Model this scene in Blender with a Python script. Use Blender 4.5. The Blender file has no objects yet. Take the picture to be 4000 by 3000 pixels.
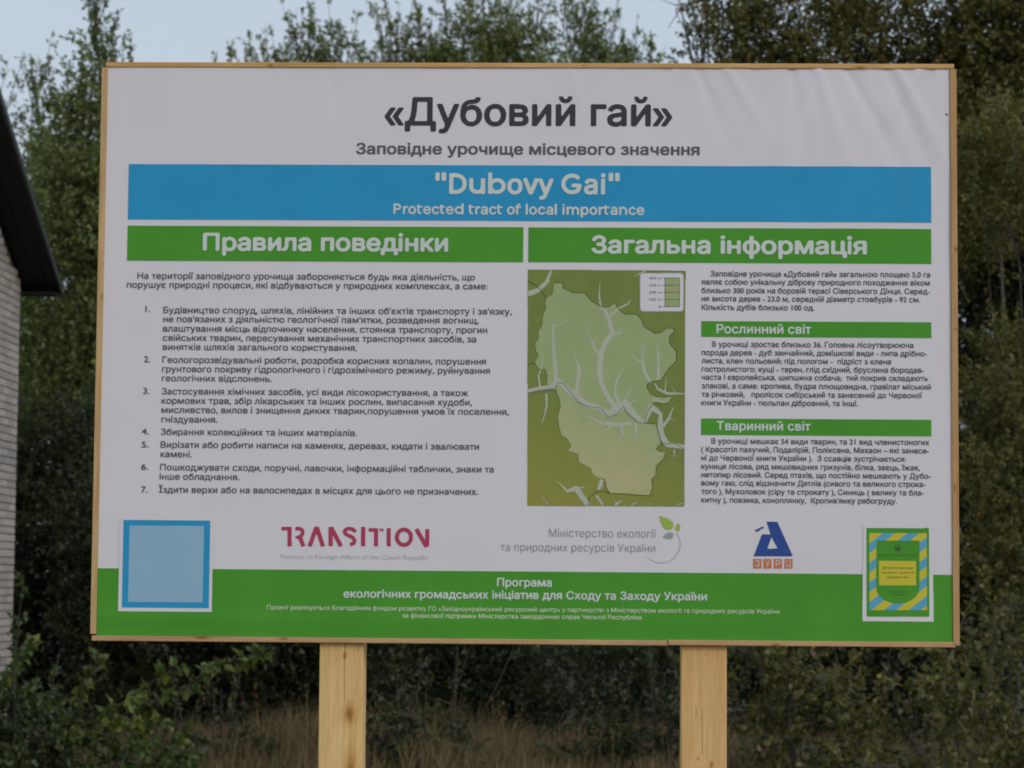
import bpy, math, random
import numpy as np
from mathutils import Matrix, Vector

# ------------------------------------------------------------------ camera, light, exposure
SC = bpy.context.scene
COL = SC.collection
F = 10000.0 / 4000.0                       # focal length over picture width (a long zoom)
EYE = np.array([0.0, 0.0, 1.6])
PITCH, ROLL = 0.0782522, 0.0079674

cam = bpy.data.cameras.new('camera')
cam.sensor_fit = 'HORIZONTAL'; cam.sensor_width = 36.0; cam.lens = 36.0 * F
cam.clip_start = 0.1; cam.clip_end = 3000
cam.dof.use_dof = True; cam.dof.focus_distance = 8.9; cam.dof.aperture_fstop = 6.3
camo = bpy.data.objects.new('camera', cam); COL.objects.link(camo)
camo.matrix_world = (Matrix.Translation(EYE) @ Matrix.Rotation(math.pi/2 + PITCH, 4, 'X') @ Matrix.Rotation(ROLL, 4, 'Z'))
SC.camera = camo

SUN_EL, SUN_AZ = math.radians(26), math.radians(142)     # azimuth clockwise from +Y: behind the photographer, to the right
world = bpy.data.worlds.new("World"); SC.world = world; world.use_nodes = True
wn, wl = world.node_tree.nodes, world.node_tree.links
bg = wn['Background']; bg.inputs['Strength'].default_value = 0.10
sky = wn.new('ShaderNodeTexSky'); sky.sky_type = 'NISHITA'; sky.sun_disc = False
sky.sun_elevation = SUN_EL; sky.sun_rotation = SUN_AZ
sky.air_density = 1.0; sky.dust_density = 3.0; sky.ozone_density = 1.2; sky.altitude = 100
veil = wn.new('ShaderNodeMixRGB'); veil.inputs['Fac'].default_value = 0.80      # thin even cloud over the blue
veil.inputs['Color2'].default_value = (4.6, 5.15, 5.85, 1)
wl.new(sky.outputs['Color'], veil.inputs['Color1']); wl.new(veil.outputs['Color'], bg.inputs['Color'])

sun = bpy.data.lights.new('sun', 'SUN'); sun.energy = 0.5; sun.angle = math.radians(20); sun.color = (1.0, 0.95, 0.88)
suno = bpy.data.objects.new('sun', sun); COL.objects.link(suno)
sd = Vector((math.sin(SUN_AZ)*math.cos(SUN_EL), math.cos(SUN_AZ)*math.cos(SUN_EL), math.sin(SUN_EL)))
suno.rotation_euler = (-sd).to_track_quat('-Z', 'Y').to_euler()

SC.view_settings.view_transform = 'Standard'; SC.view_settings.look = 'None'
SC.view_settings.gamma = 1.0; SC.view_settings.use_curve_mapping = False
SC.view_settings.exposure = 0.34
SC.render.engine = 'CYCLES'
SC.cycles.use_denoising = True; SC.cycles.filter_width = 1.8
SC.cycles.max_bounces = 6; SC.cycles.diffuse_bounces = 3; SC.cycles.transmission_bounces = 4; SC.cycles.transparent_max_bounces = 4

RNG = np.random.default_rng(11)
random.seed(5)

# ------------------------------------------------------------------ helpers
def ray(x, y):
    """direction through a point of the 4000 x 3000 photograph"""
    a, b = (x-2000)/10000.0, -(y-1500)/10000.0
    c, s = math.cos(ROLL), math.sin(ROLL)
    u, v = a*c - b*s, a*s + b*c
    cp, sp = math.cos(PITCH), math.sin(PITCH)
    return np.array([u, cp - v*sp, sp + v*cp])
def at(x, y, Y):
    d = ray(x, y); return EYE + d*(Y/d[1])

def tag(o, label=None, cat=None, group=None, kind=None):
    if label: o['label'] = label
    if cat: o['category'] = cat
    if group: o['group'] = group
    if kind: o['kind'] = kind
    return o
def empty(name, loc=(0, 0, 0), rz=0, **k):
    o = bpy.data.objects.new(name, None); COL.objects.link(o)
    o.location = loc; o.rotation_euler = (0, 0, rz); o.empty_display_size = 0.2
    return tag(o, **k)
def mesh_obj(name, verts, faces, mat, parent=None, smooth=False, cols=None):
    """verts (n,3) array; faces: list of tuples, or (m,k) array"""
    me = bpy.data.meshes.new(name)
    verts = np.asarray(verts, dtype=np.float32)
    if isinstance(faces, np.ndarray):
        m, k = faces.shape
        me.vertices.add(len(verts)); me.vertices.foreach_set('co', verts.ravel())
        me.loops.add(m*k); me.loops.foreach_set('vertex_index', faces.astype(np.int32).ravel())
        me.polygons.add(m); me.polygons.foreach_set('loop_start', np.arange(0, m*k, k, dtype=np.int32))
        me.update(calc_edges=True)
    else:
        me.from_pydata([tuple(map(float, v)) for v in verts], [], [tuple(int(i) for i in f) for f in faces]); me.update()
    if smooth: me.polygons.foreach_set('use_smooth', np.ones(len(me.polygons), dtype=bool))
    if cols is not None:
        ca = me.color_attributes.new('Col', 'FLOAT_COLOR', 'POINT')
        c4 = np.ones((len(verts), 4), dtype=np.float32); c4[:, :3] = cols
        ca.data.foreach_set('color', c4.ravel())
    me.materials.append(mat)
    o = bpy.data.objects.new(name, me); COL.objects.link(o)
    if parent: o.parent = parent
    return o

class MB:
    def __init__(s): s.v = []; s.f = []; s.c = []
    def box(s, a, b, col=None, bev=0.0):
        (x0, y0, z0), (x1, y1, z1) = a, b
        i = len(s.v)
        if bev <= 0:
            s.v += [(x0,y0,z0),(x1,y0,z0),(x1,y1,z0),(x0,y1,z0),(x0,y0,z1),(x1,y0,z1),(x1,y1,z1),(x0,y1,z1)]
            s.f += [tuple(i+k for k in q) for q in ((0,3,2,1),(4,5,6,7),(0,1,5,4),(1,2,6,5),(2,3,7,6),(3,0,4,7))]
            if col is not None: s.c += [col]*8
        else:
            e = bev
            pts = []
            for X, sx in ((x0, 1), (x1, -1)):
                for Y, sy in ((y0, 1), (y1, -1)):
                    for Z, sz in ((z0, 1), (z1, -1)):
                        pts += [(X, Y+sy*e, Z+sz*e), (X+sx*e, Y, Z+sz*e), (X+sx*e, Y+sy*e, Z)]
            s.v += pts
            def n(a_, b_, c_, k): return i + (a_*4+b_*2+c_)*3 + k
            F_ = []
            F_ += [(n(0,0,0,0), n(0,0,1,0), n(0,1,1,0), n(0,1,0,0)), (n(1,0,0,0), n(1,1,0,0), n(1,1,1,0), n(1,0,1,0))]
            F_ += [(n(0,0,0,1), n(1,0,0,1), n(1,0,1,1), n(0,0,1,1)), (n(0,1,0,1), n(0,1,1,1), n(1,1,1,1), n(1,1,0,1))]
            F_ += [(n(0,0,0,2), n(0,1,0,2), n(1,1,0,2), n(1,0,0,2)), (n(0,0,1,2), n(1,0,1,2), n(1,1,1,2), n(0,1,1,2))]
            for p in (0, 1):
                for q in (0, 1):
                    F_ += [(n(p,q,0,0), n(p,q,1,0), n(p,q,1,1), n(p,q,0,1))]
                    F_ += [(n(p,0,q,0), n(p,1,q,0), n(p,1,q,2), n(p,0,q,2))]
                    F_ += [(n(0,p,q,1), n(1,p,q,1), n(1,p,q,2), n(0,p,q,2))]
                    for r in (0, 1): F_ += [(n(p,q,r,0), n(p,q,r,1), n(p,q,r,2))]
            s.f += F_
            if col is not None: s.c += [col]*24
    def tube(s, pts, rads, n=6):
        pts = [np.array(p, float) for p in pts]
        i0 = len(s.v)
        for k, p in enumerate(pts):
            t = pts[min(k+1, len(pts)-1)] - pts[max(k-1, 0)]
            t = t/(np.linalg.norm(t)+1e-9)
            a = np.cross(t, (0.31, 0.95, 0.07)); a /= np.linalg.norm(a)+1e-9; b = np.cross(t, a)
            for j in range(n):
                w = 2*math.pi*j/n
                s.v.append(tuple(p + rads[k]*(math.cos(w)*a + math.sin(w)*b)))
        for k in range(len(pts)-1):
            for j in range(n):
                s.f.append((i0+k*n+j, i0+k*n+(j+1) % n, i0+(k+1)*n+(j+1) % n, i0+(k+1)*n+j))
        s.f.append(tuple(i0+(len(pts)-1)*n+j for j in range(n)))
    def build(s, name, mat, parent=None, smooth=False, fix=True):
        o = mesh_obj(name, np.array(s.v), s.f, mat, parent, smooth, np.array(s.c) if s.c else None)
        if fix:
            import bmesh
            bm = bmesh.new(); bm.from_mesh(o.data); bmesh.ops.recalc_face_normals(bm, faces=bm.faces); bm.to_mesh(o.data); bm.free()
        return o

# ------------------------------------------------------------------ materials
def new_mat(name):
    m = bpy.data.materials.new(name); m.use_nodes = True
    nt = m.node_tree; b = nt.nodes['Principled BSDF']
    return m, nt, nt.nodes, nt.links, b
def noise(nodes, links, src, scale, detail=4, rough=0.55, dist=0.0):
    n = nodes.new('ShaderNodeTexNoise'); n.inputs['Scale'].default_value = scale; n.inputs['Detail'].default_value = detail
    n.inputs['Roughness'].default_value = rough; n.inputs['Distortion'].default_value = dist
    if src is not None: links.new(src, n.inputs['Vector'])
    return n
def ramp(nodes, links, src, stops):
    r = nodes.new('ShaderNodeValToRGB'); el = r.color_ramp.elements
    while len(el) < len(stops): el.new(0.5)
    for e, (p, c) in zip(el, stops): e.position = p; e.color = (*c, 1)
    links.new(src, r.inputs['Fac']); return r
def mul(nodes, links, a, b, fac=1.0, mode='MULTIPLY'):
    m = nodes.new('ShaderNodeMixRGB'); m.blend_type = mode; m.inputs['Fac'].default_value = fac
    links.new(a, m.inputs['Color1'])
    if hasattr(b, 'is_linked'): links.new(b, m.inputs['Color2'])
    else: m.inputs['Color2'].default_value = (*b, 1)
    return m
def bumpn(nodes, links, h, strength, dist=0.002):
    b = nodes.new('ShaderNodeBump'); b.inputs['Strength'].default_value = strength; b.inputs['Distance'].default_value = dist
    links.new(h, b.inputs['Height']); return b

def print_mat(name, col, col2=None, scale=3.0, rough=0.62, low=None, zr=None):
    """ink on banner vinyl: slight unevenness of the ink and the weave of the cloth"""
    m, nt, n, l, b = new_mat(name)
    tc = n.new('ShaderNodeTexCoord')
    ns = noise(n, l, tc.outputs['Object'], scale, 5, 0.6)
    c2 = col2 or tuple(c*0.93 for c in col)
    r = ramp(n, l, ns.outputs['Fac'], [(0.32, c2), (0.68, col)])
    src = r.outputs['Color']
    if low:                                    # printed relief tint: another tone in the south of the map
        sp = n.new('ShaderNodeSeparateXYZ'); l.new(tc.outputs['Object'], sp.inputs[0])
        mr = n.new('ShaderNodeMapRange'); mr.inputs['From Min'].default_value = zr[0]; mr.inputs['From Max'].default_value = zr[1]
        big = noise(n, l, tc.outputs['Object'], 9, 4, 0.6)
        ma = n.new('ShaderNodeMath'); ma.operation = 'MULTIPLY_ADD'; ma.inputs[1].default_value = 0.35; l.new(big.outputs['Fac'], ma.inputs[0]); mw = n.new('ShaderNodeMath'); mw.operation = 'MULTIPLY_ADD'; mw.inputs[1].default_value = 0.45; mw.inputs[2].default_value = -0.12; l.new(sp.outputs['X'], mw.inputs[0]); mz = n.new('ShaderNodeMath'); l.new(mw.outputs[0], mz.inputs[0]); l.new(sp.outputs['Z'], mz.inputs[1]); l.new(mz.outputs[0], ma.inputs[2])
        l.new(ma.outputs[0], mr.inputs['Value'])
        mx = n.new('ShaderNodeMixRGB'); l.new(mr.outputs[0], mx.inputs['Fac']); mx.inputs['Color1'].default_value = (*low, 1); l.new(src, mx.inputs['Color2']); src = mx.outputs['Color']
    l.new(src, b.inputs['Base Color'])
    b.inputs['Roughness'].default_value = rough; b.inputs['Specular IOR Level'].default_value = 0.3
    wv = n.new('ShaderNodeTexWave'); wv.inputs['Scale'].default_value = 160; wv.inputs['Distortion'].default_value = 2
    l.new(tc.outputs['Object'], wv.inputs['Vector'])
    fine = noise(n, l, tc.outputs['Object'], 380, 2)
    ad = n.new('ShaderNodeMath'); ad.operation = 'ADD'; l.new(wv.outputs['Fac'], ad.inputs[0]); l.new(fine.outputs['Fac'], ad.inputs[1])
    bp = bumpn(n, l, ad.outputs[0], 0.12, 0.0006); l.new(bp.outputs['Normal'], b.inputs['Normal'])
    return m

def wood_mat(name, axis, base, dark, knots=(), cracks=(), gain=1.0, spread=0.35):
    """fresh sawn pine: grain along `axis` of the object, knots given in object space (x, z, radius)"""
    m, nt, n, l, b = new_mat(name)
    tc = n.new('ShaderNodeTexCoord'); mp = n.new('ShaderNodeMapping')
    l.new(tc.outputs['Object'], mp.inputs['Vector'])
    sc = [22, 22, 22]; sc[axis] = 1.3
    mp.inputs['Scale'].default_value = sc
    vec = mp.outputs['Vector']
    n1 = noise(n, l, vec, 1.6, 6, 0.6, 0.8)
    n2 = noise(n, l, vec, 7.0, 4, 0.6, 0.3)
    n3 = noise(n, l, tc.outputs['Object'], 2.2, 3, 0.5)
    r1 = ramp(n, l, n1.outputs['Fac'], [(0.36, dark), (0.5, tuple(0.55*a+0.45*c for a, c in zip(base, dark))), (0.62, base)])
    r2 = ramp(n, l, n2.outputs['Fac'], [(0.35, (0.86, 0.84, 0.80)), (0.6, (1, 1, 1))])
    c = mul(n, l, r1.outputs['Color'], r2.outputs['Color'], 0.9)
    c = mul(n, l, c.outputs['Color'], ramp(n, l, n3.outputs['Fac'], [(0.3, (0.86, 0.80, 0.72)), (0.7, (1.05, 1.05, 1.05))]).outputs['Color'], spread*2)
    out = c.outputs['Color']
    sep = n.new('ShaderNodeSeparateXYZ'); l.new(tc.outputs['Object'], sep.inputs[0])
    ax_l = sep.outputs[axis]; ax_t = sep.outputs[0 if axis != 0 else 2]
    def math_(op, a, b_=None):
        q = n.new('ShaderNodeMath'); q.operation = op
        for i, x in enumerate((a, b_)):
            if x is None: continue
            if isinstance(x, (int, float)): q.inputs[i].default_value = x
            else: l.new(x, q.inputs[i])
        return q.outputs[0]
    for (kt, kl, rad, stretch) in knots:
        dt = math_('MULTIPLY', math_('SUBTRACT', ax_t, kt), 1/rad)
        dl = math_('MULTIPLY', math_('SUBTRACT', ax_l, kl), 1/(rad*stretch))
        d = math_('SQRT', math_('ADD', math_('MULTIPLY', dt, dt), math_('MULTIPLY', dl, dl)))
        d = math_('ADD', d, math_('MULTIPLY', math_('SUBTRACT', n2.outputs['Fac'], 0.5), 0.5))
        kr = ramp(n, l, d, [(0.0, (0.48, 0.30, 0.17)), (0.22, (0.60, 0.42, 0.26)), (0.50, (0.84, 0.72, 0.56)), (1.0, (1, 1, 1))])
        out = mul(n, l, out, kr.outputs['Color'], 1.0).outputs['Color']
    for (ct, l0, l1, wd) in cracks:
        wob = math_('MULTIPLY', math_('SUBTRACT', n3.outputs['Fac'], 0.5), 0.03)
        dt = math_('ABSOLUTE', math_('SUBTRACT', math_('SUBTRACT', ax_t, ct), wob))
        inside = math_('MULTIPLY', math_('GREATER_THAN', ax_l, l0), math_('LESS_THAN', ax_l, l1))
        line = math_('MULTIPLY', math_('LESS_THAN', dt, wd), inside)
        cr = ramp(n, l, line, [(0.0, (1, 1, 1)), (1.0, (0.35, 0.25, 0.18))])
        out = mul(n, l, out, cr.outputs['Color'], 1.0).outputs['Color']
    l.new(out, b.inputs['Base Color'])
    b.inputs['Roughness'].default_value = 0.72; b.inputs['Specular IOR Level'].default_value = 0.25
    bp = bumpn(n, l, n2.outputs['Fac'], 0.35, 0.002); l.new(bp.outputs['Normal'], b.inputs['Normal'])
    return m

def leaf_mat(name, gloss=0.45, trans=0.38):
    m, nt, n, l, b = new_mat(name)
    at_ = n.new('ShaderNodeAttribute'); at_.attribute_name = 'Col'
    tc = n.new('ShaderNodeTexCoord'); ns = noise(n, l, tc.outputs['Object'], 30, 2)
    c = mul(n, l, at_.outputs['Color'], ramp(n, l, ns.outputs['Fac'], [(0.3, (0.8, 0.82, 0.78)), (0.7, (1.1, 1.1, 1.05))]).outputs['Color'])
    l.new(c.outputs['Color'], b.inputs['Base Color']); b.inputs['Roughness'].default_value = gloss
    b.inputs['Specular IOR Level'].default_value = 0.4
    tr = n.new('ShaderNodeBsdfTranslucent')
    c2 = mul(n, l, c.outputs['Color'], (1.25, 1.35, 0.6)); l.new(c2.outputs['Color'], tr.inputs['Color'])
    mx = n.new('ShaderNodeMixShader'); mx.inputs['Fac'].default_value = trans
    l.new(b.outputs[0], mx.inputs[1]); l.new(tr.outputs[0], mx.inputs[2])
    l.new(mx.outputs[0], n['Material Output'].inputs['Surface'])
    return m

def plain_mat(name, c1, c2, scale=8, rough=0.8, bump=0.3, bdist=0.01):
    m, nt, n, l, b = new_mat(name)
    tc = n.new('ShaderNodeTexCoord'); ns = noise(n, l, tc.outputs['Object'], scale, 6, 0.6)
    r = ramp(n, l, ns.outputs['Fac'], [(0.35, c1), (0.65, c2)])
    l.new(r.outputs['Color'], b.inputs['Base Color']); b.inputs['Roughness'].default_value = rough
    bp = bumpn(n, l, ns.outputs['Fac'], bump, bdist); l.new(bp.outputs['Normal'], b.inputs['Normal'])
    return m

M = {}
M['leaf'] = leaf_mat('leaf_green')
M['grass'] = leaf_mat('grass_blades', 0.7, 0.25)
M['bark'] = plain_mat('bark', (0.035, 0.028, 0.022), (0.10, 0.085, 0.07), 14, 0.9, 0.7, 0.02)
M['soil'] = plain_mat('meadow_soil', (0.045, 0.045, 0.022), (0.11, 0.09, 0.05), 1.2, 0.95, 0.5, 0.05)

# ------------------------------------------------------------------ ground
def ground_z(x, y):
    return 0.05*np.sin(x*0.31+1.0)*np.cos(y*0.23) + 0.03*np.sin(x*0.9+y*0.7)
def build_ground():
    gx = np.concatenate([np.linspace(-900, -40, 14), np.linspace(-36, 36, 73), np.linspace(40, 900, 14)])
    gy = np.concatenate([np.linspace(-400, -12, 12), np.linspace(-10, 70, 81), np.linspace(80, 1200, 16)])
    X, Y = np.meshgrid(gx, gy)
    Z = ground_z(X, Y)*np.exp(-((np.abs(X)/60)**2 + (np.abs(Y-20)/80)**2))
    v = np.stack([X, Y, Z], -1).reshape(-1, 3)
    nx, ny = len(gx), len(gy)
    i = (np.arange(ny-1)[:, None]*nx + np.arange(nx-1)[None]).ravel()
    f = np.stack([i, i+1, i+1+nx, i+nx], 1)
    o = mesh_obj('ground', v, f, M['soil'], smooth=True); tag(o, kind='structure')
build_ground()

# ------------------------------------------------------------------ house at the left edge
def build_house():
    wallm = plain_mat('sand_lime_brick', (0.40, 0.37, 0.335), (0.50, 0.465, 0.425), 25, 0.9, 0.4, 0.003)
    nt = wallm.node_tree
    a_ = nt.nodes.new('ShaderNodeAttribute'); a_.attribute_name = 'Col'
    b = nt.nodes['Principled BSDF']; src = b.inputs['Base Color'].links[0].from_socket
    mm = mul(nt.nodes, nt.links, src, a_.outputs['Color']); nt.links.new(mm.outputs['Color'], b.inputs['Base Color'])
    mortar = plain_mat('mortar', (0.08, 0.077, 0.07), (0.14, 0.135, 0.125), 30, 0.95, 0.4, 0.003)
    dark = plain_mat('dark_green_roof_sheet', (0.006, 0.014, 0.013), (0.010, 0.020, 0.018), 5, 0.45, 0.15, 0.002)
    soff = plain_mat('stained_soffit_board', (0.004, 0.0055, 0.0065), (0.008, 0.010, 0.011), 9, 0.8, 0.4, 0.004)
    corner = at(80, 1100, 26.0)
    yaw = -math.atan2(300, 10000)
    # local frame: origin on the ground at the far corner, +y along the gable wall away from the camera, +x out of the wall
    h = empty('brick_house', (corner[0], corner[1], 0), yaw,
              label='pale brick house with dark overhanging roof at the left edge of the photo', cat='house')
    L, DEP, EZ, S = 8.0, 9.0, 1.6+3.07, 0.50            # gable length, depth of house, eaves height, roof slope
    RZ = EZ + S*L/2
    # core walls behind the brick skin
    v = [(-.02, -.02, 0), (-.02, -L+.02, 0), (-.02, -L+.02, EZ), (-.02, -L/2, RZ-.01), (-.02, -.02, EZ)]
    v += [(-DEP, y, z) for (_, y, z) in v]
    f = [(0, 1, 2, 3, 4), (9, 8, 7, 6, 5), (0, 4, 9, 5), (1, 6, 7, 2), (0, 5, 6, 1)]
    mesh_obj('wall_core', np.array(v), f, mortar, h)
    # bricks of the gable wall and of the far corner's return
    rnd = random.Random(3)
    m = MB(); ch, bl, j = 0.0768, 0.262, 0.011
    k = 0
    while k*ch < RZ:
        z0, z1 = k*ch, k*ch+ch-j
        y = -0.0 if k % 2 == 0 else bl/2
        while y > -L:
            a0, a1 = max(-L, y-bl+j), min(0, y)
            lim = min(EZ + S*(-a1), EZ + S*(L+a0)) if True else 0
            if a1-a0 > 0.03 and z1 < lim + 0.02:
                g = rnd.uniform(0.80, 1.15); t = rnd.uniform(-.03, .03)
                p = rnd.uniform(-0.0015, 0.0025)
                m.box((-0.02, a0, z0), (0.0+p, a1, z1), (g*(1+t), g, g*(1-t)))
            y -= bl
        k += 1
    o = m.build('brickwork', wallm, h, fix=False); tag(o, kind='stuff')
    for yy in (0.0, -L):                                     # the two walls under the eaves
        m = MB(); k = 0
        while k*ch < EZ-.05:
            z0, z1 = k*ch, k*ch+ch-j
            x = -0.025 if k % 2 else -0.025-bl/2
            while x > -DEP+.3:
                g = rnd.uniform(0.8, 1.15); m.box((x-bl+j, yy-(0.02 if yy == 0 else 0), z0), (x, yy+(0 if yy == 0 else 0.02), z1), (g, g, g)); x -= bl
            k += 1
        o = m.build('brickwork', wallm, h, fix=False); tag(o, kind='stuff')
    # roof: two slopes, overhanging the gable by 0.36 m and the eaves by 0.25 m
    OV, EO, T = 0.38, 0.23, 0.05
    def slope_part(name, mat, x0, x1, off, th, y_in=-L/2, side=1):
        ye = EO if side == 1 else -L-EO
        ze = EZ - S*EO + off; zr = RZ + off
        v = [(x0, ye, ze), (x1, ye, ze), (x1, y_in, zr), (x0, y_in, zr)]
        v += [(a, b_, c-th) for a, b_, c in v]
        f = [(0, 1, 2, 3), (7, 6, 5, 4), (0, 4, 5, 1), (1, 5, 6, 2), (2, 6, 7, 3), (3, 7, 4, 0)]
        return mesh_obj(name, np.array(v), f, mat, h)
    for side in (1, -1):
        slope_part('roof', dark, -DEP, OV, 0.074, 0.04, side=side)
        # soffit boards under the verge: separate boards with a gap
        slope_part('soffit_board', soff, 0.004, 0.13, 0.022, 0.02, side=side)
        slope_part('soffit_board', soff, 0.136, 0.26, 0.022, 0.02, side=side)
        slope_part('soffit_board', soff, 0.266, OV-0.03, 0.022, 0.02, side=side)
        slope_part('barge_board', plain_mat('weathered_barge_board', (0.018, 0.026, 0.025), (0.030, 0.042, 0.040), 6, 0.55, 0.3, 0.003), OV-0.027, OV+0.004, 0.085, 0.085, side=side)
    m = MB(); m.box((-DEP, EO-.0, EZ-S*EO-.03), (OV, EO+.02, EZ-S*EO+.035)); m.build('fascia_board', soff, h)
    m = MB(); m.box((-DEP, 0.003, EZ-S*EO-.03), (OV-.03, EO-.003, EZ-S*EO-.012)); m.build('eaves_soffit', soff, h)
build_house()

# ------------------------------------------------------------------ the board
BC = np.array([0.0445945, 8.89224, 1.6-0.204160]); BYAW = -0.0279941; BW, BH = 3.0, 2.03124
ux = np.array([math.cos(BYAW), math.sin(BYAW), 0]); bn = np.array([-math.sin(BYAW), math.cos(BYAW), 0])  # bn points away from camera
def bd(x, y):
    """photo point -> metres on the board (u from the centre, v from the lower edge)"""
    d = ray(x, y); t = np.dot(BC-EYE, bn)/np.dot(d, bn); p = EYE + d*t - BC
    return float(np.dot(p, ux)), float(p[2])

board = empty('information_board', (BC[0], BC[1], 0), BYAW,
              label='large white, blue and green information board on two raw pine posts', cat='information board')
BZ = BC[2]
# pins on the upper edge from which folds of the cloth run down: u, direction, strength
_r = random.Random(8)
FOLDS = [(1.02, -0.42, 0.50, .0050), (0.93, -0.62, 0.55, -.0042), (1.02, 0.30, 0.55, .0036), (0.93, 0.13, .45, -.0030), (1.12, 0.55, 0.45, -.0042), (1.26, 0.42, 0.50, -.0032),
         (1.37, -0.45, 0.40, .0050), (1.42, -0.70, 0.38, -.0045), (1.30, .50, .34, .0040), (0.52, -0.5, 0.22, .0030), (0.60, 0.40, 0.24, -.0034), (0.70, .62, .22, .0030),
         (0.15, 0.3, 0.16, .0018), (-0.2, -0.3, 0.2, .0016), (-0.7, 0.25, 0.2, -.0014), (0.80, -.55, .5, -.0024), (1.2, -.2, .6, .0020)]
def relief(u, v):
    """depth of the cloth towards the viewer (m) - folds, sag and the hem along the lower edge"""
    u = np.asarray(u, float); v = np.asarray(v, float)
    d = 0.0012*np.sin(2.1*u+0.6)*np.sin(1.7*v) + 0.0006*np.sin(9*u+3*v) + 0.0005*np.sin(17*v-4*u)
    top = BH-0.016
    for (fu, sl, ln, a) in FOLDS:
        s = np.clip((top-v), 0, None)
        ce = fu + sl*s
        w = 0.013 + 0.078*s
        d = d + a*np.exp(-((u-ce)/w)**2)*np.exp(-(s/ln)**2)
    # scallops between staples along the top at the right
    s = np.clip(top-v, 0, None)
    d = d + 0.0022*np.exp(-(s/0.05)**2)*(np.abs(np.sin(u*19))-0.5)*np.clip((u+0.2)*1.4, 0.15, 1)
    # hem fold of the lower edge, slightly slack at the left
    d = d + 0.0026*np.exp(-((v-(0.075+0.006*np.sin(3*u)))/0.016)**2)*np.clip(0.8-u*0.5, 0.15, 1.3)
    return d + 0.004
def on_board(uv, lift):
    uv = np.asarray(uv, float)
    return np.stack([uv[:, 0], -(relief(uv[:, 0], uv[:, 1]) + lift), uv[:, 1] + BZ], 1)

white = print_mat('banner_white', (0.82, 0.79, 0.835), (0.79, 0.76, 0.805), 2.0)
blue = print_mat('ink_blue', (0.024, 0.36, 0.68), (0.022, 0.32, 0.61), 5)
green = print_mat('ink_green', (0.085, 0.37, 0.030), (0.070, 0.325, 0.024), 4)
black = print_mat('ink_black', (0.055, 0.050, 0.06)); grey_ink = print_mat('ink_dark_grey', (0.13, 0.125, 0.14))
paleink = print_mat('ink_white', (0.72, 0.78, 0.74)); lightblue = print_mat('ink_light_blue', (0.33, 0.55, 0.72))
silver = print_mat('ink_silver_grey', (0.36, 0.36, 0.38)); palesil = print_mat('ink_pale_grey', (0.56, 0.55, 0.58))
crimson = print_mat('ink_crimson', (0.52, 0.055, 0.13)); navy = print_mat('ink_navy', (0.03, 0.085, 0.34))
orange = print_mat('ink_orange', (0.70, 0.22, 0.09)); yellow = print_mat('ink_yellow', (0.70, 0.62, 0.05))
skyink = print_mat('ink_sky', (0.13, 0.45, 0.66)); lime = print_mat('ink_lime', (0.42, 0.56, 0.10)); sage = print_mat('ink_sage', (0.38, 0.43, 0.40))
creamink = print_mat('ink_cream', (0.62, 0.74, 0.50))
olive = print_mat('map_olive', (0.235, 0.30, 0.070), (0.195, 0.255, 0.055), 9, low=(0.33, 0.33, 0.065), zr=(BZ+.60, BZ+1.0))
region = print_mat('map_region', (0.40, 0.50, 0.24), (0.37, 0.46, 0.215), 8.0, low=(0.56, 0.53, 0.27), zr=(BZ+.76, BZ+1.02))
regions = print_mat('map_uplands', (0.47, 0.46, 0.22), (0.42, 0.45, 0.21), 7.0)
valley = print_mat('map_valley', (0.54, 0.58, 0.46)); mapline = print_mat('map_border', (0.085, 0.12, 0.045)); rivline = print_mat('map_river', (0.20, 0.20, 0.27))

def patch(name, u0, u1, v0, v1, mat, lift, parent, step=0.03):
    nu = max(2, int(math.ceil((u1-u0)/step))+1); nv = max(2, int(math.ceil((v1-v0)/step))+1)
    U, V = np.meshgrid(np.linspace(u0, u1, nu), np.linspace(v0, v1, nv))
    v = on_board(np.stack([U.ravel(), V.ravel()], 1), lift)
    i = (np.arange(nv-1)[:, None]*nu + np.arange(nu-1)[None]).ravel()
    return mesh_obj(name, v, np.stack([i, i+1, i+1+nu, i+nu], 1), mat, parent, smooth=True)
def patch_px(name, x0, y0, x1, y1, mat, lift, parent):
    """a printed rectangle; y0, y1 taken at the rectangle's middle"""
    xm = (x0+x1)/2
    u0 = (bd(x0, (y0+y1)/2)[0]); u1 = bd(x1, (y0+y1)/2)[0]
    return patch(name, u0, u1, bd(xm, y1)[1], bd(xm, y0)[1], mat, lift, parent)

# backing, cloth, battens, posts ------------------------------------------------
plyw = wood_mat('plywood_backing', 0, (0.42, 0.30, 0.17), (0.30, 0.20, 0.11))
m = MB(); m.box((-BW/2+.020, 0.002, BZ+.016), (BW/2-.022, 0.014, BZ+BH-.016)); m.build('backing_board', plyw, board)
banner = patch('banner', -BW/2+.019, BW/2-.021, .0175, BH-.0155, white, 0.0, board, 0.011)

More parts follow.
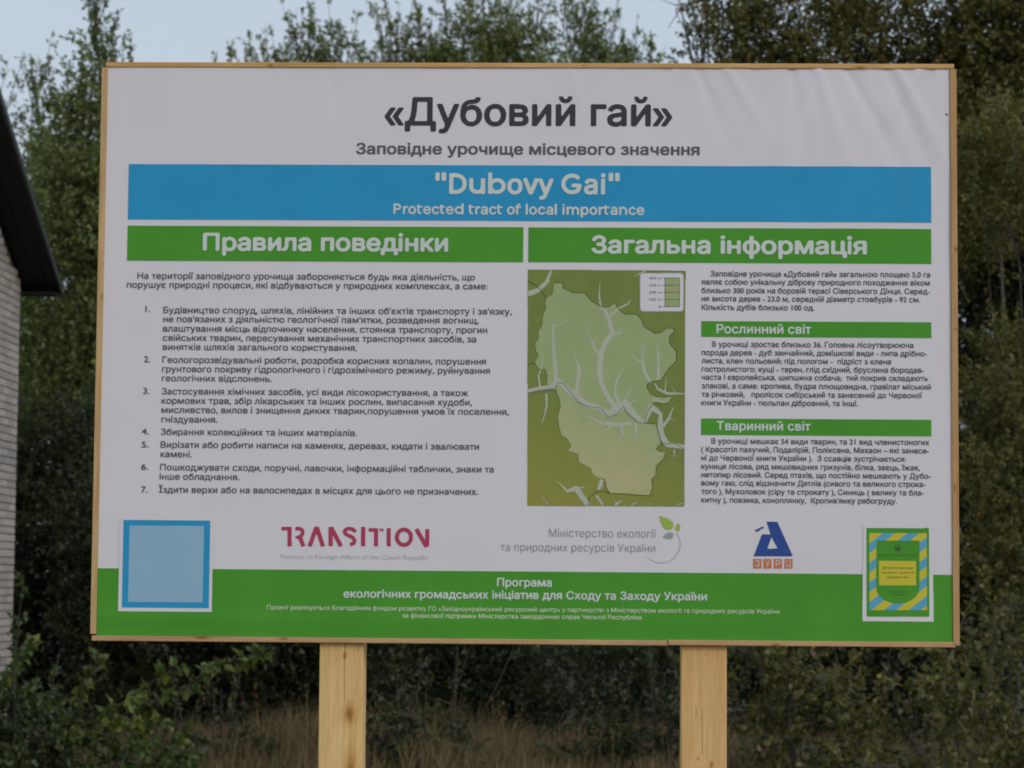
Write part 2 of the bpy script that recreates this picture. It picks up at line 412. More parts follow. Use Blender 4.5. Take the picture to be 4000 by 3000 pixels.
pine_hi, pine_lo = (0.80, 0.50, 0.21), (0.64, 0.37, 0.145)
def batten(a, b, axis, knots=(), nm='pine_batten', hi=pine_hi, lo=pine_lo):
    m = MB(); c = np.array([(a[i]+b[i])/2 for i in range(3)])
    m.box(tuple(np.array(a)-c), tuple(np.array(b)-c), bev=0.0016)
    o = m.build('batten', wood_mat(nm, axis, hi, lo, [(k[0]-c[0 if axis != 0 else 2], k[1]-c[axis], k[2], k[3]) for k in knots]), board)
    o.location = c; return o
DPT = 0.045
zt = BZ+BH
batten((-BW/2+.012, -.010, zt-.0155), (BW/2-.006, DPT, zt+.002), 0, [(zt-.010, -0.905, .010, 1.5), (zt-.012, 1.165, .008, 3.5), (zt-.008, 0.2, .004, 3)], 'pine_top')
batten((-BW/2-.002, -.011, BZ+.022), (-BW/2+.0185, DPT, zt-.018), 2, [(-BW/2+.016, BZ+1.2, .006, 3)], 'pine_left', (0.70, 0.50, 0.26), (0.60, 0.37, 0.16))
batten((BW/2-.0205, -.012, BZ+.008), (BW/2+.002, DPT, zt-.017), 2, [(BW/2-.004, BZ+1.38, .009, 1.6), (BW/2-.012, BZ+.55, .006, 4), (BW/2-.004, BZ+1.10, .005, 2)], 'pine_right', (0.62, 0.40, 0.19), (0.56, 0.33, 0.14))
ub = bd(2608, 2500)[0]
batten((-BW/2+.004, -.012, BZ-.001), (ub-.0012, DPT, BZ+.017), 0, [(BZ+.013, bd(790, 2490)[0], .011, 4), (BZ+.012, bd(1110, 2490)[0], .007, 3)], 'pine_low_a', (0.66, 0.45, 0.24), (0.56, 0.35, 0.17))
batten((ub+.0012, -.012, BZ+.001), (BW/2-.012, DPT, BZ+.019), 0, [(BZ+.004, bd(3030, 2520)[0], .007, 3)], 'pine_low_b', (0.68, 0.44, 0.24), (0.60, 0.37, 0.18))

def post(x0, x1, th, zlo, zhi, nm, knots, cracks, hi, lo, lean=0.0):
    m = MB(); c = (x0+x1)/2
    m.box((x0-c, 0.0155, -0.0), (x1-c, 0.0155+th, zhi-zlo), bev=0.003)
    o = m.build('post', wood_mat(nm, 2, hi, lo, knots, cracks, spread=0.25), board)
    o.location = (c, 0, zlo); o.rotation_euler = (0, lean, 0); return o
Z0 = -0.5
ul0, ul1 = bd(1246, 2600)[0], bd(1417, 2600)[0]
kx, kz = bd(1363, 2790); cc = (ul0+ul1)/2
c1 = bd(1345, 2600)[0]-cc
post(ul0, ul1, 0.14, Z0, BZ+BH-.1, 'pine_post_left', [(kx-cc, kz+BZ-Z0, .036, 1.6), (c1-.001, bd(1338, 2562)[1]+BZ-Z0, .012, 1.6), (kx-cc+.006, kz+BZ-Z0-.20, .030, 4.5)],
     [(c1, bd(1345, 2740)[1]+BZ-Z0, bd(1345, 2500)[1]+BZ-Z0, .0011), (bd(1400, 2500)[0]-cc, bd(1345, 2545)[1]+BZ-Z0, bd(1345, 2500)[1]+BZ-Z0, .0012)], (0.92, 0.65, 0.295), (0.84, 0.56, 0.235))
ur0, ur1 = bd(2662, 2620)[0], bd(2840, 2620)[0]; cc = (ur0+ur1)/2
kx, kz = bd(2727, 2965)
post(ur0, ur1, 0.12, Z0, BZ+BH-.1, 'pine_post_right', [(kx-cc, kz+BZ-Z0, .008, 1.3), (bd(2780, 2980)[0]-cc, kz+BZ-Z0-.02, .012, 2), (bd(2760, 2600)[0]-cc, bd(2760, 2560)[1]+BZ-Z0, .005, 1.2)],
     [(bd(2740, 2850)[0]-cc, bd(2740, 2950)[1]+BZ-Z0, bd(2740, 2770)[1]+BZ-Z0, .0009), (bd(2716, 2800)[0]-cc, bd(2740, 2800)[1]+BZ-Z0, bd(2740, 2760)[1]+BZ-Z0, .0009)], (0.88, 0.58, 0.255), (0.80, 0.50, 0.205))
# two brace rails behind the cloth holding the panel on the posts
for zz in (0.35, 1.6):
    m = MB(); m.box((-1.4, 0.0455+0.115, BZ+zz), (1.4, 0.0455+0.15, BZ+zz+.09), bev=.002); m.build('rail', wood_mat('pine_rail', 0, pine_hi, pine_lo), board)

# ------------------------------------------------------------------ printing: outlines -> clean flat mesh on the cloth
def text_outlines(body):
    c = bpy.data.curves.new('t', 'FONT'); c.body = body; c.resolution_u = 3
    o = bpy.data.objects.new('t', c); COL.objects.link(o)
    dg = bpy.context.evaluated_depsgraph_get(); cu = o.evaluated_get(dg).to_curve(dg)
    polys = []
    for s in cu.splines:
        if s.type == 'BEZIER':
            P = s.bezier_points; n_ = len(P); pts = []
            for i in range(n_):
                a, b_ = P[i], P[(i+1) % n_]
                p0, p1, p2, p3 = (np.array(q[:2]) for q in (a.co, a.handle_right, b_.handle_left, b_.co))
                for t in (0, .25, .5, .75):
                    pts.append((1-t)**3*p0 + 3*(1-t)**2*t*p1 + 3*(1-t)*t*t*p2 + t**3*p3)
            polys.append(np.array(pts))
        else:
            polys.append(np.array([p.co[:2] for p in s.points]))
    o.evaluated_get(dg).to_curve_clear(); bpy.data.objects.remove(o); bpy.data.curves.remove(c)
    return polys
def winding(polys, x0, y0, h, nx, ny):
    """non-zero winding mask sampled at cell centres of an ny x nx grid"""
    W = np.zeros((ny, nx+1), dtype=np.int32)
    for P in polys:
        Q = np.roll(P, -1, 0)
        ya, yb = (P[:, 1]-y0)/h-.5, (Q[:, 1]-y0)/h-.5; xa, xb = (P[:, 0]-x0)/h-.5, (Q[:, 0]-x0)/h-.5
        lo = np.ceil(np.minimum(ya, yb)).astype(int); hi = np.ceil(np.maximum(ya, yb)).astype(int)
        cnt = np.clip(hi-lo, 0, None); k = cnt > 0
        if not k.any(): continue
        idx = np.repeat(np.nonzero(k)[0], cnt[k])
        offs = np.arange(len(idx)) - np.repeat(np.cumsum(cnt[k])-cnt[k], cnt[k])
        rows = lo[idx]+offs
        t = (rows-ya[idx])/(yb[idx]-ya[idx]); xs = np.clip(np.ceil(xa[idx]+t*(xb[idx]-xa[idx])).astype(int), 0, nx)
        ok = (rows >= 0) & (rows < ny)
        np.add.at(W, (rows[ok], xs[ok]), np.where(yb[idx] > ya[idx], 1, -1)[ok])
    return np.cumsum(W, 1)[:, :nx] != 0
def dilate(mk, r):
    if r < 0.5: return mk
    out = mk.copy(); R = int(r)
    for dy in range(-R-1, R+2):
        for dx in range(-R-1, R+2):
            if (dx or dy) and dx*dx+dy*dy <= r*r:
                out[max(0, dy):mk.shape[0]+min(0, dy), max(0, dx):mk.shape[1]+min(0, dx)] |= mk[max(0, -dy):mk.shape[0]-max(0, dy), max(0, -dx):mk.shape[1]-max(0, dx)]
    return out
def contour(mk, ss, x0, y0, h):
    """mask at cell h -> filled polygons on a grid of ss*h by marching squares; returns verts, quads"""
    ny, nx = (mk.shape[0]//ss), (mk.shape[1]//ss)
    Fd = mk[:ny*ss, :nx*ss].reshape(ny, ss, nx, ss).mean((1, 3)).astype(float)
    Fd = np.pad(Fd, 1); H = h*ss; X0, Y0 = x0+H/2-H, y0+H/2-H
    ins = Fd > .5
    V, Fc = [], []
    full = ins[:-1, :-1] & ins[1:, :-1] & ins[:-1, 1:] & ins[1:, 1:]
    anyc = ins[:-1, :-1] | ins[1:, :-1] | ins[:-1, 1:] | ins[1:, 1:]
    for r in np.nonzero(full.any(1))[0]:
        row = np.concatenate([[0], full[r].astype(int), [0]]); d = np.diff(row)
        for a, b_ in zip(np.nonzero(d == 1)[0], np.nonzero(d == -1)[0]):
            for s in range(a, b_, 8):
                e = min(s+8, b_); i = len(V)
                V += [(s, r), (e, r), (e, r+1), (s, r+1)]; Fc.append((i, i+1, i+2, i+3))
    for r, c in zip(*np.nonzero(anyc & ~full)):
        f4 = (Fd[r, c], Fd[r, c+1], Fd[r+1, c+1], Fd[r+1, c]); p4 = ((c, r), (c+1, r), (c+1, r+1), (c, r+1)); i = len(V); pl = []
        for q in range(4):
            fa, fb = f4[q], f4[(q+1) % 4]; pa, pb = p4[q], p4[(q+1) % 4]
            if fa > .5: pl.append(pa)
            if (fa > .5) != (fb > .5):
                t = (.5-fa)/(fb-fa); pl.append((pa[0]+t*(pb[0]-pa[0]), pa[1]+t*(pb[1]-pa[1])))
        if len(pl) >= 3: V += pl; Fc.append(tuple(range(i, i+len(pl))))
    V = np.array(V, float)
    if len(V): V = np.stack([X0+V[:, 0]*H, Y0+V[:, 1]*H], 1)
    return V, Fc
LATIN = ('"Dubovy Gai"', 'Protected tract of local importance')
def text_shape(body, grow, cells):
    """returns (verts in font units with baseline 0, faces, xmin, xmax); grow = stroke growth per side"""
    polys = latin_line(body) if body in LATIN else text_outlines(body)
    allp = np.concatenate(polys); h = 1.0/(cells*3)
    x0, y0 = allp[:, 0].min()-.08, allp[:, 1].min()-.08; x1, y1 = allp[:, 0].max()+.08, allp[:, 1].max()+.08
    nx, ny = int((x1-x0)/h), int((y1-y0)/h)
    mk = dilate(winding(polys, x0, y0, h, nx, ny), grow/h)
    V, Fc = contour(mk, 3, x0, y0, h)
    return V, Fc, allp[:, 0].min()-grow, allp[:, 0].max()+grow
def capheight():
    p = np.concatenate(text_outlines('Н')); return float(p[:, 1].max()-p[:, 1].min())
CAPH = capheight()
_o = np.concatenate(text_outlines('о')); XH = float(_o[:, 1].max()); STEM = 0.125*CAPH
def rib(pts, w=None):
    w = w or STEM; out = []
    pts = [np.array(p, float) for p in pts]
    for a, b_ in zip(pts[:-1], pts[1:]):
        d = b_-a; L_ = np.linalg.norm(d)+1e-9; nr = np.array([-d[1], d[0]])/L_*w/2
        out.append(np.array([a-nr, b_-nr, b_+nr, a+nr]))
    for p in pts[1:-1]: out.append(np.array([p+np.array([math.cos(t), math.sin(t)])*w/2 for t in np.linspace(0, 2*math.pi, 13)[:-1]]))
    return out
def arcp(cx, cy_, rx_, ry_, a0, a1, n=14):
    return [(cx+rx_*math.cos(math.radians(a)), cy_+ry_*math.sin(math.radians(a))) for a in np.linspace(a0, a1, n)]
def latin(chh):
    s, X, H = STEM, XH, CAPH; h = s/2; rw = .44*X; r = X/2-h       # rw: half width of round letters on the stroke centre line
    A_ = H*1.04
    if chh == 'D': return rib([(h, h), (h, H-h)]) + rib([(0, H-h), (.30*H, H-h)] + arcp(.30*H, H/2, .43*H, H/2-h, 90, -90, 20) + [(0, h)])
    if chh == 'G': return rib(arcp(.48*H, H/2, .43*H, H/2-h, 42, 318, 26) + [(.48*H+.37*H, H*.42), (.50*H, H*.42)])
    if chh == 'P': return rib([(h, 0), (h, H-h)]) + rib([(0, H-h), (.32*H, H-h)] + arcp(.32*H, H*.70, .28*H, H*.30-h, 90, -90, 16) + [(0, H*.40+h)])
    if chh == 'b': return rib([(h, 0), (h, A_)]) + rib(arcp(h+rw, X/2, rw, r, 0, 360, 24))
    if chh == 'd': return rib([(h+2*rw, 0), (h+2*rw, A_)]) + rib(arcp(h+rw, X/2, rw, r, 0, 360, 24))
    if chh == 'l': return rib([(h, 0), (h, A_)])
    if chh == 'u': return rib([(h, X), (h, X*.42)] + arcp(h+rw*.86, X*.42, rw*.86, X*.42-h, 180, 360, 14) ) + rib([(h+rw*1.72, X), (h+rw*1.72, 0)])
    if chh == 'n': return rib([(h+rw*1.72, 0), (h+rw*1.72, X*.58)] + arcp(h+rw*.86, X*.58, rw*.86, X*.42-h, 0, 180, 14)) + rib([(h, X), (h, 0)])
    if chh == 'm':
        q = rw*.74; out = rib([(h, X), (h, 0)])
        for k in (0, 1): out += rib([(h+2*q*(k+1), 0), (h+2*q*(k+1), X*.60)] + arcp(h+q+2*q*k, X*.60, q, X*.40-h, 0, 180, 12))
        return out
    if chh == 'r': return rib([(h, 0), (h, X)]) + rib(arcp(h+rw*.9, X*.52, rw*.9, X*.48-h, 180, 80, 8))
    if chh == 't': return rib([(h*2.2, H*.93), (h*2.2, X*.30)] + arcp(h*2.2+X*.26, X*.30, X*.26, X*.30-h, 180, 285, 8)) + rib([(0, X-h*.8), (X*.66, X-h*.8)], s*.85)
    if chh == 'f': return rib([(h*2.2, 0), (h*2.2, A_-X*.30)] + arcp(h*2.2+X*.26, A_-X*.30, X*.26, X*.30-h, 180, 75, 8)) + rib([(0, X-h*.8), (X*.66, X-h*.8)], s*.85)
    if chh == 'v': return rib([(h*.9, X), (X*.46, 0)]) + rib([(X*.92-h*.9, X), (X*.46, 0)])
    if chh == '"': return rib([(h, A_), (h, A_*.66)], s*1.1) + rib([(h+s*2.5, A_), (h+s*2.5, A_*.66)], s*1.1)
    return None
LOOK = {'o': 'о', 'y': 'у', 'a': 'а', 'i': 'і', 'e': 'е', 'c': 'с', 'p': 'р'}
def latin_line(body):
    x = 0; out = []; g = {}
    BE = {'o': (.03, .03), 'c': (.03, .01), 'e': (.03, .03), 'v': (-.01, -.01), 'y': (-.01, -.01), 't': (0, .01), 'f': (0, -.02), 'r': (.06, -.01), 'a': (.04, .05), 'D': (.06, .04), 'G': (.03, .05), 'b': (.06, .03), 'p': (.06, .03), 'd': (.03, .06)}
    for chh in body:
        if chh == ' ': x += .26; continue
        if chh not in g:
            q = latin(chh) or text_outlines(LOOK[chh]); m_ = min(p[:, 0].min() for p in q); g[chh] = ([p-np.array([m_, 0]) for p in q], max(p[:, 0].max() for p in q)-m_)
        a, b_ = BE.get(chh, (.06, .06)); x += a+.025
        out += [p+np.array([x, 0]) for p in g[chh][0]]; x += g[chh][1]+b_+.025
    return out
def lines(name, items, mat, parent, lift, grow=0.028, cells=20):
    """items: (text, x_left, x_right, baseline_left, baseline_right, cap_height) in photo pixels"""
    VV, FF, n0 = [], [], 0
    for (body, xl, xr, bl, br, cap) in items:
        V, Fc, a, b_ = text_shape(body, grow, cells)
        u0, _ = bd(xl, bl); u1, _ = bd(xr, br); vb = bd((xl+xr)/2, (bl+br)/2)[1]
        sy = (bd((xl+xr)/2, (bl+br)/2-cap*1.07)[1]-vb)/(CAPH+2*grow); sx = (u1-u0)/(b_-a)
        uv = np.stack([u0+(V[:, 0]-a)*sx, vb+(V[:, 1]+grow)*sy], 1)
        VV.append(on_board(uv, lift)); FF += [tuple(i+n0 for i in f) for f in Fc]; n0 += len(uv)
    return mesh_obj(name, np.concatenate(VV), FF, mat, parent, smooth=True)
def area(name, polys_px, mat, parent, lift, res=0.003, holes=(), cut=None, clip=None):
    """filled shape from photo-pixel polygons (union), minus holes"""
    def tb(P): return np.array([bd(x, y) for x, y in P])
    def orient(P):
        A = np.sum(P[:, 0]*np.roll(P[:, 1], -1)-np.roll(P[:, 0], -1)*P[:, 1]); return P if A > 0 else P[::-1]
    PP = [orient(tb(P)) for P in polys_px]
    al = np.concatenate(PP); h = res/3
    x0, y0 = al.min(0)-3*res; x1, y1 = al.max(0)+3*res
    nx, ny = int((x1-x0)/h), int((y1-y0)/h)
    mk = winding(PP, x0, y0, h, nx, ny)
    if holes: mk &= ~winding([orient(tb(P)) for P in holes], x0, y0, h, nx, ny)
    if clip: mk &= winding([orient(tb(P)) for P in clip], x0, y0, h, nx, ny)
    if cut is not None:
        U, V_ = np.meshgrid(x0+(np.arange(nx)+.5)*h, y0+(np.arange(ny)+.5)*h); mk &= cut(U, V_)
    V, Fc = contour(mk, 3, x0, y0, h)
    return mesh_obj(name, on_board(V, lift), Fc, mat, parent, smooth=True)
def stroke(pts, wid, close=False):
    """ribbon outline quads and discs along a polyline, widths per point"""
    out = []; pts = [np.array(p, float) for p in pts]
    if not hasattr(wid, '__len__'): wid = [wid]*len(pts)
    for a, b_, wa, wb in zip(pts[:-1], pts[1:], wid[:-1], wid[1:]):
        d = b_-a; L_ = np.linalg.norm(d)+1e-9; nrm = np.array([-d[1], d[0]])/L_
        out.append([a+nrm*wa/2, b_+nrm*wb/2, b_-nrm*wb/2, a-nrm*wa/2])
    for p, w in zip(pts[1:-1], wid[1:-1]):
        out.append([p+np.array([math.cos(t), math.sin(t)])*w/2 for t in np.linspace(0, 2*math.pi, 9)[:-1]])
    return out
S_ = 4000/2212.0
def vw(*r):                       # coordinates read off the 2212 px wide view
    return tuple(x*S_ for x in r)

# --- headings
lines('title_lettering', [('«Дубовий гай»', 1501, 2627, 494, 494, 106)], black, banner, .0012, .027, 44)
lines('subtitle_lettering', [('Заповідне урочище місцевого значення', 1391, 2733, 605, 607, 43)], grey_ink, banner, .0012, .034, 26)
bb = patch_px('blue_band', 502, 647, 3637, 864, blue, .0012, banner)
lines('english_title_lettering', [('"Dubovy Gai"', 1700, 2420, 760, 760, 76)], paleink, banner, .0026, .032, 34)
lines('english_subtitle_lettering', [('Protected tract of local importance', 1537, 2517, 839, 840, 39)], paleink, banner, .0026, .030, 24)
patch_px('heading_band', 498, 885, 2044, 1022, green, .0012, banner)
patch_px('heading_band', 2064, 892, 3637, 1028, green, .0012, banner)
lines('heading_lettering', [('Правила поведінки', 793, 1751, 981, 985, 67)], paleink, banner, .0026, .034, 30)
lines('heading_lettering', [('Загальна інформація', 2310, 3385, 994, 994, 67)], paleink, banner, .0026, .034, 30)

# --- rules at the left
def cl(x): return x/1.357+450
def cy(y): return y/1.357+1020
L3 = [('На території заповідного урочища забороняється будь яка діяльність, що', 118, 1908, 98, 103),
 ('порушує природні процеси, які відбуваються у природних комплексах, а саме:', 62, 1975, 144, 152),
 ('1.', 160, 185, 271, 271), ("Будівництво споруд, шляхів, лінійних та інших об'єктів транспорту і зв'язку,", 255, 2103, 277, 287),
 ("не пов'язаних з діяльністю геологічної пам'ятки, розведення вогнищ,", 255, 1928, 326, 333),
 ('влаштування місць відпочинку населення, стоянка транспорту, прогин', 253, 1973, 375, 385),
 ('свійських тварин, пересування механічних транспортних засобів, за', 252, 1915, 424, 433),
 ('винятків шляхів загального користування.', 252, 1283, 473, 478),
 ('2.', 152, 187, 538, 538), ('Геологорозвідувальні роботи, розробка корисних копалин, порушення', 250, 1967, 542, 550),
 ('грунтового покриву гідрологічного і гідрохімічного режиму, руйнування', 248, 1988, 590, 600),
 ('геологічних відслонень.', 247, 832, 639, 642),
 ('3.', 148, 184, 706, 706), ('Застосування хімічних засобів, усі види лісокористування, а також', 247, 1873, 709, 717),
 ('кормових трав, збір лікарських та інших рослин, випасання худоби,', 245, 1893, 758, 767),
 ('мисливство, вилов і знищення диких тварин,порушення умов їх поселення,', 245, 2088, 807, 817),
 ('гніздування.', 245, 543, 857, 858),
 ('4.', 140, 181, 921, 921), ('Збирання колекційних та інших матеріалів.', 242, 1283, 923, 930),
 ('5.', 140, 179, 990, 990), ('Вирізати або робити написи на каменях, деревах, кидати і звалювати', 241, 1930, 992, 1001),
 ('камені.', 240, 408, 1041, 1042),
 ('6.', 138, 178, 1108, 1108), ('Пошкоджувати сходи, поручні, лавочки, інформаційні таблички, знаки та', 238, 2008, 1111, 1122),
 ('інше обладнання.', 235, 660, 1160, 1162),
 ('7.', 137, 174, 1228, 1228), ('Їздити верхи або на велосипедах в місцях для цього не призначених.', 232, 1925, 1230, 1240)]
lines('rules_lettering', [(t, cl(a), cl(b), cy(c), cy(d), 25.5) for t, a, b, c, d in L3], grey_ink, banner, .0012, .036, 18)

# --- information at the right
def rx(x): return x/1.286+2030
def ry(y): return y/1.286+1020
R1 = [('Заповідне урочище «Дубовий гай» загальною площею 5,0 га', 958, 2062, 80), ('являє собою унікальну діброву природного походження віком', 913, 2060, 121),
 ('близько 300 років на боровій терасі Сіверського Дінця. Серед-', 913, 2060, 164), ('ня висота дерев - 23.0 м, середній діаметр стовбурів - 92 см.', 913, 2012, 205),
 ('Кількість дубів близько 100 од.', 913, 1480, 247)]
R2 = [('В урочищі зростає близько 36. Головна лісоутворююча', 965, 1977, 434), ('порода дерев - дуб звичайний, домішкові види - липа дрібно-', 913, 2045, 476),
 ('листа, клен польовий; під пологом -  підріст з клена', 913, 1865, 517), ('гостролистого; кущі - терен, глід східний, бруслина бородав-', 913, 2030, 559),
 ('часта і європейська, шипшина собача;  тий покрив складають', 913, 2050, 600), ('злакові, а саме: кропива, будра плющовидна, гравілат міський', 913, 2065, 643),
 ('та річковий,   пролісок сибірський та занесений до Червоної', 913, 2022, 686), ('книги України - тюльпан дібровний, та інші.', 911, 1698, 727)]
R3 = [('В урочищі мешкає 54 види тварин, та 21 вид членистоногих', 962, 2057, 921), ('( Красотіл пахучий, Подалірій, Поліксена, Махаон – які занесе-', 911, 2055, 963),
 ('ні до Червоної книги України ).  З ссавців зустрічається:', 911, 1940, 1005), ('куниця лісова, ряд мишовидних гризунів, білка, заєць, їжак,', 911, 2010, 1048),
 ('нетопир лісовий. Серед птахів, що постійно мешкають у Дубо-', 911, 2065, 1090), ('вому гаю, слід відзначити Дятлів (сивого та великого строка-', 911, 2038, 1131),
 ('того ), Мухоловок (сіру та строкату ), Синиць ( велику та бла-', 911, 2030, 1174), ("китну ), повзика, коноплянку,  Кропив'янку рябогруду.", 911, 1895, 1216)]
for blk in (R1, R2, R3):
    lines('information_lettering', [(t, rx(a), rx(b), ry(c), ry(c+2), 21.5) for t, a, b, c in blk], grey_ink, banner, .0012, .030, 16)
patch_px('section_band', rx(912), ry(305), rx(2067), ry(384), green, .0012, banner)
patch_px('section_band', rx(911), ry(794), rx(2067), ry(877), green, .0012, banner)
lines('section_lettering', [('Рослинний світ', rx(988), rx(1465), ry(366), ry(366), 35)], paleink, banner, .0026, .028, 26)
lines('section_lettering', [('Тваринний світ', rx(988), rx(1462), ry(852), ry(852), 34)], paleink, banner, .0026, .028, 26)

# --- map
def mp(P): return [(x/1.7288+2060, y/1.7288+1040) for x, y in P]
def mst(pts, w):
    if hasattr(w, '__len__'): w = [x*.86 for x in w]
    return [mp(q) for q in stroke(pts, w)]
mapo = area('region_map', [mp([(4, 22), (1068, 32), (1060, 1622), (0, 1618)])], olive, banner, .0012, .004)
REG = [(180,115),(235,110),(245,150),(310,180),(385,180),(430,235),(500,275),(550,275),(590,245),(615,290),(660,325),(740,325),(770,360),(785,405),(860,455),(900,450),(940,420),(990,420),(990,445),(960,470),(960,520),(1005,580),(1005,640),(940,710),(905,770),(820,785),(805,810),(830,860),(870,880),(930,885),(965,880),(955,920),(920,932),(860,920),(825,960),(805,1000),(790,1060),(870,1065),(885,1120),(905,1195),(870,1235),(900,1255),(935,1260),(920,1300),(870,1350),(868,1410),(840,1440),(845,1500),(825,1550),(750,1545),(640,1535),(560,1535),(535,1500),(520,1435),(470,1425),(440,1400),(430,1365),(350,1320),(345,1270),(275,1245),(300,1215),(270,1165),(230,1145),(215,1090),(205,1020),(225,940),(210,880),(190,835),(150,830),(130,790),(135,740),(120,695),(75,695),(50,650),(75,600),(60,580),(50,525),(75,490),(75,440),(100,400),(105,330),(125,290),(120,250),(125,215),(165,195),(175,170)]
area('region_shape', [mp(REG)], region, banner, .0017, .003)
RIV = [([(0,190),(70,165),(130,110),(150,60),(160,32)], [40,36,30,22,14]), ([(0,845),(80,825),(150,815),(195,790),(190,700),(180,600),(175,500),(172,430),(180,380)], [26,26,30,42,32,26,22,16,5]),
 ([(180,410),(240,385),(285,345)], [10,8,3]), ([(205,770),(270,830),(330,880),(400,935),(480,955),(550,1000),(610,965),(660,930),(710,990),(760,1040),(790,1055)], [40,48,44,44,38,48,66,66,46,38,28]),
 ([(590,950),(540,880),(495,780),(487,690),(500,580),(530,510),(575,455),(555,380),(530,310),(495,272),(485,200),(490,110)], [44,34,36,44,38,38,34,32,28,14,12,4]),
 ([(560,340),(610,290),(680,255),(695,225)], [22,16,12,5]), ([(575,460),(620,455),(638,412)], [16,11,4]), ([(480,600),(440,520),(395,420)], [16,13,4]), ([(440,520),(462,480)], [8,3]),
 ([(330,880),(340,780),(350,690),(325,620),(312,575)], [36,28,26,9,4]), ([(620,930),(590,860),(600,780),(655,685)], [32,18,17,4]), ([(650,920),(700,830)], [18,5]), ([(690,930),(740,890)], [14,4]),
 ([(830,790),(785,700),(775,620),(790,525)], [20,28,14,5]), ([(760,650),(690,588)], [13,4]), ([(885,770),(885,600),(875,535)], [20,20,5]), ([(885,600),(925,590)], [9,3]), ([(785,545),(765,505)], [7,3]),
 ([(790,1055),(835,950),(900,1000),(895,1080),(910,1150),(945,1205),(1060,1222)], [30,46,30,40,44,42,32]), ([(915,1085),(960,1020),(985,950)], [24,16,5]), ([(960,1030),(1000,1050)], [8,3]),
 ([(1058,862),(940,860),(880,830),(860,790)], [9,22,16,6]), ([(930,850),(935,750)], [12,4]), ([(1000,855),(970,815)], [8,3]), ([(965,885),(930,920),(850,900)], [14,12,20]),
 ([(700,1060),(620,1072),(500,1060),(440,1030),(370,1000)], [26,32,22,12,4]), ([(580,1080),(490,1120)], [14,4]), ([(640,1070),(640,1140),(600,1185)], [20,13,4]), ([(730,1060),(740,1200)], [24,5]),
 ([(200,1450),(270,1520),(330,1500),(370,1560),(410,1612)], [4,22,42,42,42]), ([(340,1500),(395,1490)], [14,4]), ([(505,1440),(480,1510)], [34,28]), ([(465,1550),(510,1612)], [22,18]),
 ([(85,815),(75,740),(95,690),(105,600)], [14,12,10,4]), ([(128,860),(130,950),(100,1065)], [20,15,4]), ([(590,1612),(645,1580)], [18,4]), ([(610,1612),(585,1575)], [12,3]), ([(700,1612),(750,1588)], [14,3]), ([(95,1550),(140,1612)], [4,8]), ([(820,1612),(840,1598)], [8,3]),
 ([(720,70),(800,30)], [5,12]), ([(1010,1612),(1050,1600)], [10,6]), ([(545,1460),(610,1480)], [14,3]), ([(780,1262),(900,1275)], [3,12]), ([(830,1120),(860,1150),(840,1180)], [4,10,3]), ([(990,1240),(995,1290)], [14,4])]
MR = [mp([(4, 22), (1068, 32), (1060, 1622), (0, 1618)])]
rvp = []; rj = random.Random(2)
for p, w in RIV:
    rvp += mst(p, w)
    for a_, b_, wa in zip(p[:-1], p[1:], w[:-1]):          # little side valleys give the channels a feathered edge
        if wa > 12:
            for q in range(4):
                t = rj.random(); c = (a_[0]+(b_[0]-a_[0])*t, a_[1]+(b_[1]-a_[1])*t); an = rj.random()*6.28; r_ = wa*rj.uniform(.6, 1.1)
                rvp += mst([c, (c[0]+math.cos(an)*r_, c[1]+math.sin(an)*r_)], [9, 2])
area('river_valleys', rvp, valley, banner, .0021, .0020, clip=MR)
BL_ = [REG[0:31], REG[31:42], REG[42:54], [(0,100),(60,130),(100,170),(125,215)], [(410,1615),(420,1560),(460,1525),(520,1520),(560,1535)], [(0,665),(50,655)], [REG[i] for i in range(-25, 0)]]
bl = []
for i, p in enumerate(BL_): bl += mst(p, 4 if i < 6 else 2)
area('border_lines', bl, mapline, banner, .0025, .0010, clip=MR)
area('river_line', mst([(0,855),(80,850),(190,835),(205,785),(240,790),(300,860),(350,920),(400,945),(500,960),(545,1020),(600,1000),(650,950),(680,1000),(740,1050),(790,1060),(870,1065),(905,1198),(1000,1200),(1060,1235)], 4), rivline, banner, .0025, .0012, clip=MR)
def rrect(x0, y0, x1, y1, r):
    P = []
    for cx, cyy, a0 in ((x1-r, y0+r, -90), (x1-r, y1-r, 0), (x0+r, y1-r, 90), (x0+r, y0+r, 180)):
        for k in range(5): a = math.radians(a0+k*22.5); P.append((cx+r*math.cos(a), cyy+r*math.sin(a)))
    return P
area('legend_edge', [mp(rrect(758, 46, 1056, 309, 22))], palesil, banner, .0025, .002)
area('map_legend', [mp(rrect(764, 52, 1050, 303, 20))], white, banner, .0030, .002)
for k, (a, b_) in enumerate(((80, 130), (130, 178), (178, 226), (226, 275))):
    area('legend_swatch', [mp([(930, a), (1028, a), (1028, b_), (930, b_)])], (region, regions, region, region)[k], banner, .0035, .002)
area('legend_scale', sum([mst([(915, y), (1028, y)], 3) for y in (80, 130, 178, 226, 275)], []) + mst([(930, 80), (930, 275)], 3) + mst([(1028, 80), (1028, 275)], 3), mapline, banner, .0040, .001)
lines('legend_lettering', [(t, (820 if k < 4 else 885)/1.7288+2060, 905/1.7288+2060, y/1.7288+1040, y/1.7288+1040, 10) for k, (t, y) in enumerate((('400 m', 91), ('300 m', 139), ('200 m', 187), ('100 m', 235), ('0', 284)))], grey_ink, banner, .0036, .010, 14)

